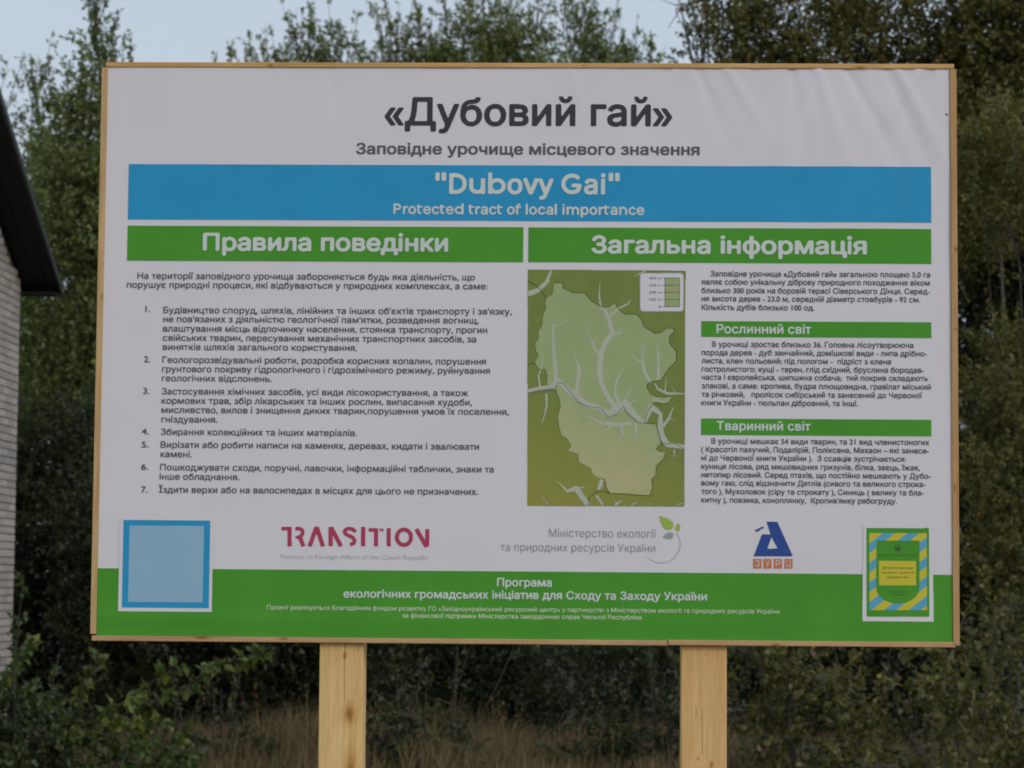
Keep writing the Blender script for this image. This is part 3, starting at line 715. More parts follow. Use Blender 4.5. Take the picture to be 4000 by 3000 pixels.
# --- foot of the poster
u0b, u1b = -BW/2+.0195, BW/2-.0215
vt = bd(2000, 2232)[1]
patch('footer_band', u0b, u1b, .018, vt, green, .0012, banner, .02)
def c5(x, y): return (x/1.3012+300, y/1.3012+1950)
def c6(x, y): return (x/1.1344+1900, y/1.1344+1950)
def ppatch(name, p, q, mat, lift):
    return patch_px(name, p[0], p[1], q[0], q[1], mat, lift, banner)
ppatch('code_frame', c5(216, 98), c5(691, 571), white, .0022)
ppatch('code_panel', c5(235, 107), c5(676, 552), blue, .0030)
ppatch('code_field', c5(266, 135), c5(645, 524), lightblue, .0038)
# programme logo of cut letters
def ct(P): return [(x/3.16+1050, y/3.16+2010) for x, y in P]
W = 52
lg = []
def ls(pts, w=W): lg.extend([ct(q) for q in stroke(pts, w)])
ls([(158,172),(285,172)], 42); ls([(258,152),(258,392)])
ls([(330,172),(385,174),(415,190),(422,222),(412,255),(385,275),(352,282)], 44); ls([(385,275),(430,392)]); ls([(330,282),(370,282)], 26)
ls([(505,392),(592,152)]); ls([(592,152),(672,392)]); ls([(740+25,152),(765,392)]); ls([(772,160),(895,392)])
ls([(1075,215),(1040,182),(995,172),(955,182),(935,210),(950,240),(995,262),(1040,285),(1062,320),(1050,355),(1005,372)], 46)
ls([(1167,152),(1167,392)]); ls([(1232,188),(1330,188)], 42); ls([(1365,180),(1420,180)], 12); ls([(1365,202),(1420,202)], 12); ls([(1325,168),(1325,392)]); ls([(1482,168),(1482,392)])
ls([(1670+88*math.cos(t), 280+95*math.sin(t)) for t in np.linspace(0, 2*math.pi, 25)], 50)
ls([(1822,178),(1950,400)]); ls([(1957,178),(1957,395)], 48)
area('programme_logo', lg, crimson, banner, .0012, .0022)
lines('programme_caption', [('Ministry of Foreign Affairs of the Czech Republic', 150/3.16+1050, 1975/3.16+1050, 2183, 2185, 17)], palesil, banner, .0012, .0, 16)
lines('ministry_lettering', [('Міністерство екології', *[c6(x, 0)[0] for x in (277, 753)], c6(0, 170)[1], c6(0, 168)[1], 30), ('та природних ресурсів України', *[c6(x, 0)[0] for x in (62, 748)], c6(0, 231)[1], c6(0, 232)[1], 29)], silver, banner, .0012, .0, 24)
def c8(P): return [(x/3.403+2500, y/3.403+1990) for x, y in P]
area('ministry_leaf', [c8([(250,85),(300,95),(380,125),(435,165),(447,210),(430,260),(370,275),(320,255),(285,200)])], lime, banner, .0012, .002)
area('ministry_leaf', [c8([(505,180),(530,215),(535,260),(515,290),(475,285),(465,250),(480,210)])], lime, banner, .0012, .002)
area('ministry_leaf', [c8([(300,370),(340,325),(385,300),(435,310),(445,350),(425,390),(370,395)])], sage, banner, .0012, .002)
area('ministry_ring', [c8(q) for q in stroke([(475,310),(510,350),(532,410),(535,480),(515,550),(470,620),(410,675),(340,705),(260,710),(180,690),(90,625)], [6,12,15,16,15,14,13,12,11,9,6])], palesil, banner, .0012, .0014)
area('triangle_logo', [c8([(1680,165),(1825,165),(2030,622),(1510,622),(1620,330),(1735,330)])], navy, banner, .0012, .002, holes=[c8([(1747,365),(1830,520),(1690,520)])])
area('triangle_logo_bird', [c8([(1515,285),(1570,255),(1620,228),(1660,240),(1610,262),(1560,297)])], navy, banner, .0012, .0014)
for k, (a, b_) in enumerate(((1503,1612),(1638,1747),(1776,1887),(1918,2027))):
    p, q = c8([(a, 657), (b_, 785)])
    ppatch('logo_tile', p, q, orange, .0012)
    lines('logo_letter', [('ЗУРЦ'[k], c8([(a+26, 0)])[0][0], c8([(b_-24, 0)])[0][0], c8([(0, 762)])[0][1], c8([(0, 762)])[0][1], 24)], paleink, banner, .0022, .0, 24)
lines('footer_lettering', [('Програма', c6(47, 0)[0], c6(290, 0)[0], c6(0, 386)[1], c6(0, 389)[1], 32),
    ('екологічних громадських ініціатив для Сходу та Заходу України', 742*S_, 1527*S_, 2334, 2347, 31)], paleink, banner, .0024, .030, 24)
lines('footer_small_lettering', [('Проект реалізується Благодійним фондом розвитку ГО «Західноукраїнський ресурсний центр» у партнерстві з Міністерством екології та природних ресурсів України', 577*S_, 1684*S_, 2379, 2400, 17.5),
    ('за фінансової підтримки Міністерства закордонних справ Чеської Республіки', 869*S_, 1386*S_, 2413, 2421, 17.5)], creamink, banner, .0024, .026, 16)
# protected-area plate print
def c9(P): return [(x/3.6875+3300, y/3.6875+2000) for x, y in P]
area('plate_frame', [c9([(262,180),(1262,184),(1275,1578),(252,1572)])], white, banner, .0022, .004)
area('plate_ground', [c9([(310,228),(1207,232),(1212,1508),(312,1506)])], green, banner, .0029, .004)
inner = [(450,412),(1070,414),(1070,1090)] + [(760+310*math.cos(t), 1095+225*math.sin(t)) for t in np.linspace(0, math.pi, 14)] + [(450,1090)]
ring = [(350,302),(1175,305),(1180,1415),(350,1415)]
def stripes(par):
    def fn(U, V_): return (np.floor(((U*0.80 - V_)*1.0 + 9.0)/0.0335 + .45).astype(int) % 2) == par
    return fn
area('plate_stripes', [c9(ring)], yellow, banner, .0036, .0018, holes=[c9(inner)], cut=stripes(0))
area('plate_stripes', [c9(ring)], skyink, banner, .0036, .0018, holes=[c9(inner)], cut=stripes(1))
area('plate_label', [c9([(487,702),(1025,705),(1022,1058),(490,1056)])], yellow, banner, .0036, .002)
area('plate_emblem', [c9(q) for P_ in ([(722,470),(722,530),(742,552),(758,556),(776,552),(796,530),(796,470)], [(759,462),(759,570)], [(722,520),(745,515),(745,540)], [(796,520),(773,515),(773,540)]) for q in stroke(P_, 13)], mapline, banner, .0036, .0010)
def l9(t, a, b_, y, cap): return (t, a/3.6875+3300, b_/3.6875+3300, y/3.6875+2000, y/3.6875+2000, cap)
lines('plate_lettering', [l9('природно-заповідний фонд України', 480, 1045, 633, 5.5), l9('Охороняється', 612, 912, 1158, 6.5), l9('законом', 675, 855, 1203, 6.5)], mapline, banner, .0036, .02, 12)
lines('plate_lettering', [l9('Заповідне урочище', 532, 982, 818, 8), l9('місцевого значення', 527, 990, 886, 8), l9('«Дубовий гай»', 592, 925, 953, 8)], mapline, banner, .0043, .014, 12)
# small dark fleck on the cloth near the right edge
area('fleck', [[(3691,446),(3697,444),(3703,448),(3698,452),(3692,450)]], black, banner, .0012, .001)

# ------------------------------------------------------------------ vegetation
def unit(a): return a/(np.linalg.norm(a, axis=-1, keepdims=True)+1e-9)
def leaves_mesh(P, D, Nn, Ln, Wd, C):
    """P base, D direction, Nn approximate normal, Ln length, Wd width, C colour -> verts, faces, cols: folded kite leaves"""
    D = unit(D); S = unit(np.cross(D, Nn)); N2 = np.cross(S, D)
    Ln = Ln[:, None]; Wd = Wd[:, None]
    mid = P + D*Ln*0.42
    v = np.stack([P, mid + S*Wd/2 + N2*Wd*.16, P + D*Ln - N2*Ln*.12, mid - S*Wd/2 + N2*Wd*.16], 1)
    n = len(P); i = np.arange(n)[:, None]*4
    f = np.concatenate([i+np.array([[0, 1, 2]]), i+np.array([[0, 2, 3]])], 0)
    return v.reshape(-1, 3), f, np.repeat(C, 4, 0)
LEAF_GAIN = {}
def twigs_to_leaves(base, dirn, length, nl, lsize, pal, rng, tone, droop=0.25, spread=1.0):
    """twigs (n) each with nl leaves alternating along it"""
    n = len(base)
    t = (np.arange(nl)[None]+rng.random((n, nl)))/nl
    P = base[:, None] + dirn[:, None]*(length[:, None]*t)[..., None]
    P[..., 2] -= droop*length[:, None]*t**2*0.5
    side = unit(rng.normal(size=(n, nl, 3)))
    D = unit(dirn[:, None]*0.55 + side*spread + np.array([0, 0, -.12]))
    Nn = unit(rng.normal(size=(n, nl, 3))*0.75 + np.array([0, 0, 1.0]))
    L = lsize*rng.uniform(.6, 1.25, (n, nl)); Wd = L*rng.uniform(.55, .8, (n, nl))
    idx = rng.choice(len(pal[0]), p=pal[1], size=(n, nl))
    C = np.array(pal[0])[idx]*LEAF_GAIN.get(id(pal), 1.0)*rng.uniform(.75, 1.25, (n, nl, 1))*tone[:, None, None]
    r = lambda a: a.reshape(-1, *a.shape[2:])
    return r(P), r(D), r(Nn), L.ravel(), Wd.ravel(), r(C)
def crown_twigs(lumps, dens, rng, clump=0.42, per=13):
    """clumps of twigs over the outer shell (and a little of the inside) of a set of ellipsoids"""
    B, Dn, T, SC_ = [], [], [], []
    cs = np.array([l[0] for l in lumps]); rs = np.array([l[1] for l in lumps])
    for k, (c, r) in enumerate(lumps):
        c, r = np.array(c), np.array(r)
        ar = (r[0]*r[1]+r[0]*r[2]+r[1]*r[2])/3*4*math.pi
        n = max(6, int(ar/(clump**2)*dens))
        q = unit(rng.normal(size=(n, 3))); rad = rng.uniform(.35, 1.0, n)**0.5
        cc = c + q*r*rad[:, None]
        for j in range(n):
            k_ = min(1.0, .25+min(r[0], r[2])*1.6)
            m_ = max(3, int(per*rng.uniform(.5, 1.5)*k_))
            cr = clump*rng.uniform(.6, 1.15)*k_
            p = cc[j] + rng.normal(size=(m_, 3))*cr*.42
            B.append(p)
            d = unit(unit(cc[j]-c)[None]*.7 + unit(p-cc[j])*.6 + rng.normal(size=(m_, 3))*.35 + np.array([0, 0, .45])); Dn.append(d)
            T.append(np.full(m_, rng.uniform(.6, 1.4))); SC_.append(np.full(m_, .4+.6*k_))
    return np.concatenate(B), np.concatenate(Dn), np.concatenate(T), np.concatenate(SC_)
def tree(name, label, cat, base, lumps, lsize, pal, dens=1.0, seed=1, clump=.42, per=13, nl=11, tw=.34, sprigs=0, sprig_lumps=None, group=None,
         trunk_r=.14, bare=(), minz=0.05, cand=()):
    rng = np.random.default_rng(seed)
    root = empty(name, tuple(base), label=label, cat=cat, group=group); O = np.array(base, float)
    mb = MB()
    tops = [np.array(l[0]) for l in lumps]; mean = np.mean(tops, 0)
    if trunk_r > 0:
        cen = np.array([np.mean([t[0] for t in tops]), np.mean([t[1] for t in tops]), 0])
        hh = max(t[2] for t in tops)
        tp = [O - np.array([0, 0, .2]), O*.7+np.array([cen[0], cen[1], O[2]])*.3+np.array([.05, 0, hh*.25]), np.array([cen[0], cen[1], hh*.55]), np.array([cen[0]*.7+tops[0][0]*.3, cen[1], hh*.9])]
        mb.tube([p-O for p in tp], [trunk_r, trunk_r*.8, trunk_r*.45, trunk_r*.08], 8)
        for l in lumps:
            c = np.array(l[0]); z = max(.3, min(hh*.75, c[2]*rng.uniform(.35, .7)))
            t_ = z/max(hh*.9, .1); a = tp[1]*(1-t_)+tp[3]*t_ if t_ > .3 else tp[0]*(1-t_*3)+tp[1]*t_*3
            a = np.array([a[0], a[1], z]); md = (a+c)/2+rng.normal(size=3)*.12+np.array([0, 0, .15])
            lk = min(1.0, .12+min(l[1])*1.3)
            mb.tube([a-O, md-O, c-O], [trunk_r*.38*lk, trunk_r*.24*lk, trunk_r*.07*lk], 5)
            for q in range(4):
                e = c+unit(rng.normal(size=3))*np.array(l[1])*.8
                mb.tube([(md+c)/2-O, (c+e)/2+rng.normal(size=3)*.06-O, e-O], [trunk_r*.12*lk, trunk_r*.07*lk, .004], 4)
    B, Dn, T, K = crown_twigs(lumps, dens, rng, clump, per)
    ok = B[:, 2] > minz; B, Dn, T, K = B[ok], Dn[ok], T[ok], K[ok]
    out = [twigs_to_leaves(B, Dn, tw*K*rng.uniform(.6, 1.3, len(B)), nl, lsize, pal, rng, T)]
    # upright sprigs that break the outline
    sl = sprig_lumps if sprig_lumps is not None else lumps
    for k in range(sprigs):
        c, r = sl[rng.integers(len(sl))]; c, r = np.array(c), np.array(r)
        q = unit(rng.normal(size=3)); q[2] = abs(q[2])*.8+.45; q = unit(q)
        s = c+q*r*rng.uniform(.75, 1.02); d = unit(q*.35+np.array([rng.normal()*.16, rng.normal()*.16, 1.0])); L = rng.uniform(.35, .95)
        e = s+d*L
        mb.tube([s-d*.35-O, s-O, e-O], [.010, .008, .003], 3)
        m_ = max(3, int(L*10)); tt = rng.random(m_)**.8
        pb = s+d*(L*tt)[:, None]; dd = unit(rng.normal(size=(m_, 3))*.55+d)
        out.append(twigs_to_leaves(pb, dd, np.full(m_, .14)*(1.25-tt*.6), 6, lsize*.95, pal, rng, np.full(m_, rng.uniform(.85, 1.25)), spread=.8))
    for (pts, rad) in cand:                                       # individually placed leafy shoots
        pts = [np.array(p) for p in pts]
        mb.tube([p-O for p in pts], list(np.linspace(rad, rad*.3, len(pts))), 4)
        for a, b_ in zip(pts[:-1], pts[1:]):
            m_ = max(2, int(np.linalg.norm(b_-a)*34)); tt = rng.random(m_)[:, None]
            out.append(twigs_to_leaves(a+(b_-a)*tt, unit(rng.normal(size=(m_, 3))*.7+unit(b_-a)), np.full(m_, .04), 3, lsize*(1.35 if trunk_r < .05 else 1.15), pal, rng, np.full(m_, 1.25), spread=.8))
    for pts in bare: mb.tube([np.array(p)-O for p in pts], list(np.linspace(.012, .003, len(pts))), 4)
    P, D, Nn, L, Wd, C = (np.concatenate([o[i] for o in out]) for i in range(6))
    v, f, c = leaves_mesh(P-O, D, Nn, L, Wd, C)
    if mb.v:
        st = mb.build('trunk' if trunk_r >= .05 else 'stems', M['bark'], root, smooth=True, fix=False)
        if trunk_r < .05: tag(st, kind='stuff')
    o = mesh_obj('crown' if trunk_r >= .05 else 'foliage', v, f, M['leaf'], root, cols=c)
    tree.count = getattr(tree, 'count', 0)+len(P)
    return root
def lump(x, y, Y, rx_, rz, ry_=None): return (at(x, y, Y), (rx_, ry_ or rx_, rz))

GREEN = ([(.072,.086,.030), (.094,.106,.038), (.120,.126,.052), (.052,.066,.024), (.15,.145,.055)], [.34, .28, .16, .18, .04])
POPLAR = ([(.080,.098,.038), (.104,.122,.050), (.058,.074,.028), (.135,.148,.068), (.125,.11,.045)], [.35, .27, .22, .12, .04])
OLIVE = ([(.090,.080,.033), (.065,.065,.024), (.105,.085,.030), (.060,.072,.026), (.14,.095,.035)], [.30, .28, .17, .20, .05])
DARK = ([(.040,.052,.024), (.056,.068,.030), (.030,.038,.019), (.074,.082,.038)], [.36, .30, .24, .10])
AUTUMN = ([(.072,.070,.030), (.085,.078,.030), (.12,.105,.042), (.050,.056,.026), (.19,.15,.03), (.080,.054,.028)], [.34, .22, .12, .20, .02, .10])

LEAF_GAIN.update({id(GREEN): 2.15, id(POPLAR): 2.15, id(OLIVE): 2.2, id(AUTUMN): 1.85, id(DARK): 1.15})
# left: tall tree rising to a spire beside the roof
Y = 34
tree('tree', 'tall spire-topped green tree between the dark roof and the board', 'tree', (at(500, 0, Y)[0], Y, 0),
     [lump(368, 20, Y, .05, .50), lump(372, 190, Y, .13, .45), lump(385, 350, Y, .34, .45), lump(420, 420, Y, .45, .35), lump(455, 300, Y, .12, .22), lump(290, 500, Y, .36, .40), lump(350, 660, Y, .75, .65), lump(520, 640, Y, .75, .85),
      lump(200, 680, Y, .30, .35), lump(250, 900, Y, .85, .8), lump(500, 1000, Y, 1.1, 1.0), lump(220, 1250, Y, .95, .95), lump(550, 1450, Y, 1.2, 1.1), lump(260, 1650, Y, 1.0, 1.1), lump(700, 900, Y, 1.0, 1.2), lump(800, 1400, Y, 1.1, 1.3)],
     .062, POPLAR, dens=1.3, seed=4, sprigs=20, sprig_lumps=[lump(372, 100, Y, .12, .4), lump(390, 330, Y, .25, .3), lump(470, 330, Y, .25, .2), lump(270, 500, Y, .3, .3)],
     cand=[([at(370, 200, Y), at(372, 60, Y), at(366, -60, Y)], .02), ([at(440, 300, Y), at(440, 160, Y), at(446, 70, Y)], .012), ([at(500, 300, Y), at(512, 200, Y), at(508, 130, Y)], .012), ([at(320, 250, Y), at(316, 170, Y), at(312, 130, Y)], .01)], trunk_r=.18)
Y = 37
tree('tree', 'smaller pointed tree just right of the roof slope, lower than the spire-topped one', 'tree', (at(60, 0, Y)[0], Y, 0),
     [lump(132, 380, Y, .08, .35), lump(150, 500, Y, .20, .30), lump(150, 640, Y, .34, .36), lump(215, 580, Y, .22, .25), lump(60, 860, Y, .7, .6), lump(-80, 600, Y, .30, .5), lump(-150, 780, Y, .7, .8), lump(120, 1080, Y, 1.0, .8), lump(100, 1400, Y, 1.1, 1.1)],
     .060, POPLAR, dens=1.0, seed=9, sprigs=18, sprig_lumps=[lump(135, 400, Y, .12, .3), lump(190, 520, Y, .35, .2), lump(-30, 480, Y, .25, .3)],
     cand=[([at(140, 420, Y), at(128, 300, Y), at(120, 215, Y)], .014), ([at(190, 420, Y), at(205, 330, Y), at(200, 290, Y)], .01), ([at(262, 400, Y), at(262, 300, Y), at(260, 262, Y)], .01)], trunk_r=.14)
# middle: three trees whose tops show over the upper batten
Y = 41
tree('tree', 'bushy green tree over the left half of the top batten, lowest toward the open sky', 'tree', (at(1200, 0, Y)[0], Y, 0),
     [lump(950, 400, Y, .30, .28), lump(1060, 340, Y, .38, .36), lump(1170, 240, Y, .28, .36), lump(1240, 170, Y, .20, .26), lump(1310, 290, Y, .32, .34), lump(1400, 320, Y, .36, .30), lump(1340, 190, Y, .16, .18), lump(1120, 400, Y, .5, .3), lump(1250, 380, Y, .5, .4), lump(1050, 650, Y, 1.0, .8), lump(1300, 680, Y, 1.0, .9), lump(1100, 1100, Y, 1.3, 1.3), lump(1200, 1600, Y, 1.4, 1.3)],
     .066, GREEN, dens=1.3, seed=21, sprigs=30, sprig_lumps=[lump(940, 390, Y, .35, .2), lump(1070, 310, Y, .35, .3), lump(1200, 210, Y, .3, .3), lump(1310, 270, Y, .3, .3)],
     cand=[([at(860, 330, Y), at(845, 250, Y), at(838, 205, Y)], .01), ([at(905, 300, Y), at(900, 220, Y), at(893, 175, Y)], .01), ([at(985, 260, Y), at(975, 160, Y), at(970, 125, Y)], .01), ([at(1220, 120, Y), at(1215, 50, Y), at(1218, 10, Y)], .01)], trunk_r=.16)
Y = 42
tree('tree', 'tall full tree over the middle of the top batten, its crown leaving the frame', 'tree', (at(1850, 0, Y)[0], Y, 0),
     [lump(1520, 270, Y, .28, .36), lump(1660, 290, Y, .38, .36), lump(1570, 170, Y, .16, .20), lump(1800, 190, Y, .45, .42), lump(1950, 130, Y, .50, .46), lump(2060, 190, Y, .36, .42), lump(1600, 380, Y, .6, .4), lump(1740, 290, Y, .35, .35), lump(1460, 360, Y, .28, .28), lump(2130, 330, Y, .35, .35), lump(2000, 250, Y, .5, .4), lump(1880, 340, Y, .8, .6), lump(1600, 670, Y, 1.1, .9), lump(1950, 700, Y, 1.2, 1.1), lump(1800, 1200, Y, 1.4, 1.3), lump(1850, 1650, Y, 1.4, 1.2)],
     .066, GREEN, dens=1.35, seed=22, sprigs=34, sprig_lumps=[lump(1540, 230, Y, .35, .3), lump(1680, 240, Y, .35, .3), lump(1800, 130, Y, .4, .3), lump(1950, 70, Y, .5, .3), lump(2080, 130, Y, .35, .3)],
     cand=[([at(1560, 200, Y), at(1515, 90, Y), at(1508, 40, Y)], .01), ([at(1650, 200, Y), at(1640, 110, Y), at(1632, 60, Y)], .01)], trunk_r=.20)
Y = 40
tree('tree', 'airy green tree over the top batten just left of the sky gap', 'tree', (at(2300, 0, Y)[0], Y, 0),
     [lump(2240, 150, Y, .30, .36), lump(2330, 130, Y, .22, .32), lump(2290, 260, Y, .5, .4), lump(2170, 330, Y, .38, .32), lump(2400, 380, Y, .4, .3), lump(2370, 260, Y, .30, .34), lump(2460, 330, Y, .20, .24), lump(2300, 650, Y, 1.1, .9), lump(2350, 1100, Y, 1.3, 1.2), lump(2300, 1600, Y, 1.3, 1.2)],
     .064, POPLAR, dens=1.25, seed=23, sprigs=30, sprig_lumps=[lump(2240, 120, Y, .3, .3), lump(2370, 200, Y, .25, .3), lump(2470, 280, Y, .2, .2), lump(2530, 330, Y, .12, .15)],
     cand=[([at(2470, 300, Y), at(2440, 190, Y), at(2432, 120, Y)], .012), ([at(2510, 320, Y), at(2545, 200, Y), at(2550, 140, Y)], .01), ([at(2540, 340, Y), at(2570, 260, Y), at(2568, 215, Y)], .008)], trunk_r=.15)
# right: big olive tree, dark tree and brush
Y = 29
tree('tree', 'large olive-brown tree leaning over the upper right corner of the board', 'tree', (at(3350, 0, Y)[0], Y, 0),
     [lump(2790, 210, Y, .24, .20), lump(2880, 90, Y, .34, .32), lump(2960, 210, Y, .36, .30), lump(3080, 60, Y, .45, .45), lump(3170, 260, Y, .42, .36), lump(3350, 170, Y, .55, .40), lump(3420, -20, Y, .6, .45), lump(3300, -90, Y, .6, .4), lump(3600, 280, Y, .55, .38),
      lump(3730, 60, Y, .55, .55), lump(3900, 160, Y, .7, .7), lump(4080, -20, Y, .9, .9), lump(3300, 700, Y, 1.2, 1.0), lump(3700, 700, Y, 1.1, 1.0), lump(3050, 520, Y, .9, .7)],
     .054, OLIVE, dens=1.45, seed=31, clump=.34, sprigs=40, tw=.28, sprig_lumps=[lump(2760, 200, Y, .3, .2), lump(2860, 60, Y, .35, .3), lump(3000, 60, Y, .3, .3)],
     bare=[[at(2930, -60, Y), at(2760, -10, Y), at(2660, 30, Y), at(2610, 110, Y)], [at(2860, -60, Y), at(2720, 10, Y), at(2640, 20, Y), at(2585, 0, Y)], [at(2760, -10, Y), at(2730, 60, Y), at(2690, 95, Y)], [at(2800, -30, Y), at(2700, -40, Y), at(2600, -30, Y), at(2540, 0, Y)], [at(2900, 120, Y), at(2780, 110, Y), at(2700, 170, Y)]],
     cand=[([at(2760, 280, Y), at(2690, 210, Y), at(2640, 200, Y)], .01), ([at(2720, 300, Y), at(2660, 260, Y), at(2615, 225, Y)], .008)], trunk_r=.2)
Y = 31
tree('tree', 'dark dense tree filling the right edge from the roofline of the board downward', 'tree', (at(4050, 0, Y)[0], Y, 0),
     [lump(3850, 420, Y, .7, .6), lump(4050, 600, Y, .9, .8), lump(3780, 800, Y, .7, .7), lump(3930, 1000, Y, .8, .8), lump(3800, 1250, Y, .8, .8), lump(4050, 1350, Y, 1.0, 1.0), lump(3850, 1650, Y, .9, .9), lump(4100, 1900, Y, 1.0, .9), lump(3800, 2000, Y, .8, .8), lump(4300, 900, Y, 1.1, 1.4)],
     .060, ([(.040,.050,.022), (.055,.062,.026), (.030,.038,.018), (.085,.080,.030)], [.36, .30, .22, .12]), dens=1.2, seed=33, clump=.36, sprigs=10, trunk_r=.2)
Y = 26.5
tree('tree', 'lighter olive branchy young tree hanging beside the right batten', 'tree', (at(4250, 0, Y)[0], Y, 0),
     [lump(3830, 600, Y, .30, .22), lump(3960, 560, Y, .45, .30), lump(3880, 720, Y, .34, .20), lump(4050, 850, Y, .5, .3), lump(3980, 1500, Y, .5, .5), lump(3880, 1800, Y, .42, .35), lump(4020, 2150, Y, .55, .45), lump(3880, 2250, Y, .4, .3)],
     .055, OLIVE, dens=1.1, seed=34, clump=.30, tw=.26, sprigs=0, trunk_r=.07)

# far wood closing the view between the trunks
def woodland():
    rng = np.random.default_rng(77)
    n = 60000
    x = rng.uniform(-17, 17, n); y = rng.uniform(45, 50, n); z = rng.uniform(0, 1, n)**.9*6.2
    P = np.stack([x, y, z+ .5*np.sin(x*1.3)], 1)
    C = np.array(DARK[0])[rng.choice(4, p=DARK[1], size=n)]*rng.uniform(.7, 1.3, (n, 1))
    L = rng.uniform(.12, .22, n)
    v, f, c = leaves_mesh(P, rng.normal(size=(n, 3)), rng.normal(size=(n, 3))*.6+np.array([0, -.6, .8]), L, L*.7, C)
    o = mesh_obj('woodland', v, f, M['leaf'], cols=c); tag(o, 'dark wood standing behind the nearer trees', 'woodland', kind='stuff')
woodland()

# understorey: dark shrubs behind the posts
def shrub(label, xs, Y, top, lsize, pal, seed, dens=1.2, clump=.26, sprigs=6, rz=.42, cand=(), cat='shrub', name='shrub', tw=.2, group=None, deep=.5, bare=()):
    ls_ = []; rng = random.Random(seed)
    x = xs[0]
    while x < xs[1]:
        ty = top(x) if callable(top) else top
        zt_ = at(x, ty, Y)[2]; z = zt_-rz*.8
        while z > -.1:
            p = at(x+rng.uniform(-30, 30), 1500, Y+rng.uniform(-deep, deep)); ls_.append(((p[0], p[1], z), (.42, .42, rz))); z -= rz*1.25
        x += 0.50/Y*10000
    return tree(name, label, cat, (at((xs[0]+xs[1])/2, 0, Y)[0], Y, 0), ls_, lsize, pal, dens=dens, seed=seed, clump=clump, per=9, nl=8, tw=tw, sprigs=sprigs, trunk_r=.03, group=group, cand=cand, bare=bare)
shrub('dark shrub left of the left post', (420, 1000), 28, 1900, .06, DARK, 51)
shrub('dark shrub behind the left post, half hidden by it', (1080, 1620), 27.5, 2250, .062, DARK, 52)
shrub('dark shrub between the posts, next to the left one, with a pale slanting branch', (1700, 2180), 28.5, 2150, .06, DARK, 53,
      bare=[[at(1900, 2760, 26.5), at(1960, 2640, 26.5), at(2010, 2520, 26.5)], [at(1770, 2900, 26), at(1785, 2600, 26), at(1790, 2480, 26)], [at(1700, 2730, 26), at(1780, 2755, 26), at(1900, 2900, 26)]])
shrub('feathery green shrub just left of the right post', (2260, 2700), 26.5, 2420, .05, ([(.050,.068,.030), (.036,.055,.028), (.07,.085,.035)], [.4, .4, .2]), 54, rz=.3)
shrub('dark shrub at the foot of the brick wall', (60, 440), 29.5, 1600, .06, DARK, 55)
shrub('ochre and olive shrub right of the right post, nearest it', (2880, 3330), 21.5, lambda x: 2480+60*math.sin(x*.01), .072, AUTUMN, 56, dens=.62, clump=.34, rz=.30)
shrub('yellowing shrub below the lower right corner of the board', (3400, 3800), 21, lambda x: 2560+50*math.sin(x*.013), .072, AUTUMN, 57, dens=.62, clump=.34, rz=.30)
shrub('ragged olive shrub at the lower right edge of the photo', (3850, 4300), 22.5, lambda x: 2380+50*math.sin(x*.013), .070, AUTUMN, 58, dens=.62, clump=.34, rz=.32)
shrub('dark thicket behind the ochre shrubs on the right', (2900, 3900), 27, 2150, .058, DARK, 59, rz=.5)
# left corner: nettles and vine shoots in front of the wall
Yv = 20.5
WEED = ([(.075,.105,.048), (.055,.085,.038), (.095,.120,.060), (.045,.070,.030)], [.35, .32, .15, .18])
LEAF_GAIN[id(WEED)] = 1.3
shrub('grey-green weeds in the lower left corner below the brick wall', (-150, 230), Yv, lambda x: 2715+.10*x, .060, WEED, 61, clump=.20, rz=.22, tw=.16, cat='weeds', name='weed_clump', sprigs=14)
VINE = ([(.11,.145,.045), (.085,.12,.045), (.15,.19,.045), (.060,.085,.035)], [.34, .34, .16, .16])
LEAF_GAIN.update({id(VINE): 1.05, id(WEED): 1.3})
tree('vine', 'yellow-green climbing shoots slanting up to the right below the board corner', 'vine', (at(420, 0, Yv)[0], Yv, 0),
     [lump(330, 2900, Yv, .25, .2), lump(600, 2960, Yv, .35, .2)], .075, VINE, dens=1.0, seed=62, clump=.2, per=6, nl=6, tw=.15, trunk_r=.02, sprigs=0,
     cand=[([at(300, 2930, Yv), at(420, 2780, Yv), at(520, 2720, Yv), at(600, 2660, Yv), at(700, 2600, Yv)], .012),
           ([at(420, 2900, Yv), at(560, 2760, Yv), at(700, 2700, Yv), at(850, 2600, Yv), at(960, 2570, Yv), at(1060, 2545, Yv)], .012),
           ([at(250, 2860, Yv), at(330, 2680, Yv), at(372, 2600, Yv), at(380, 2540, Yv)], .012),
           ([at(500, 2900, Yv), at(560, 2850, Yv), at(620, 2810, Yv)], .010),
           ([at(20, 2750, Yv), at(60, 2590, Yv), at(120, 2520, Yv), at(150, 2500, Yv)], .010)])
tree('weed', 'bright yellow-green leafy sprig low among the dark shrubs on the left', 'weed', (at(470, 0, Yv-.5)[0], Yv-.5, 0),
     [lump(465, 2825, Yv-.5, .03, .02), lump(535, 2835, Yv-.5, .015, .03)], .060, ([(.19,.23,.04), (.14,.18,.04)], [.6, .4]), dens=.2, seed=64, clump=.05, per=3, nl=3, tw=.05, trunk_r=.01, sprigs=0)

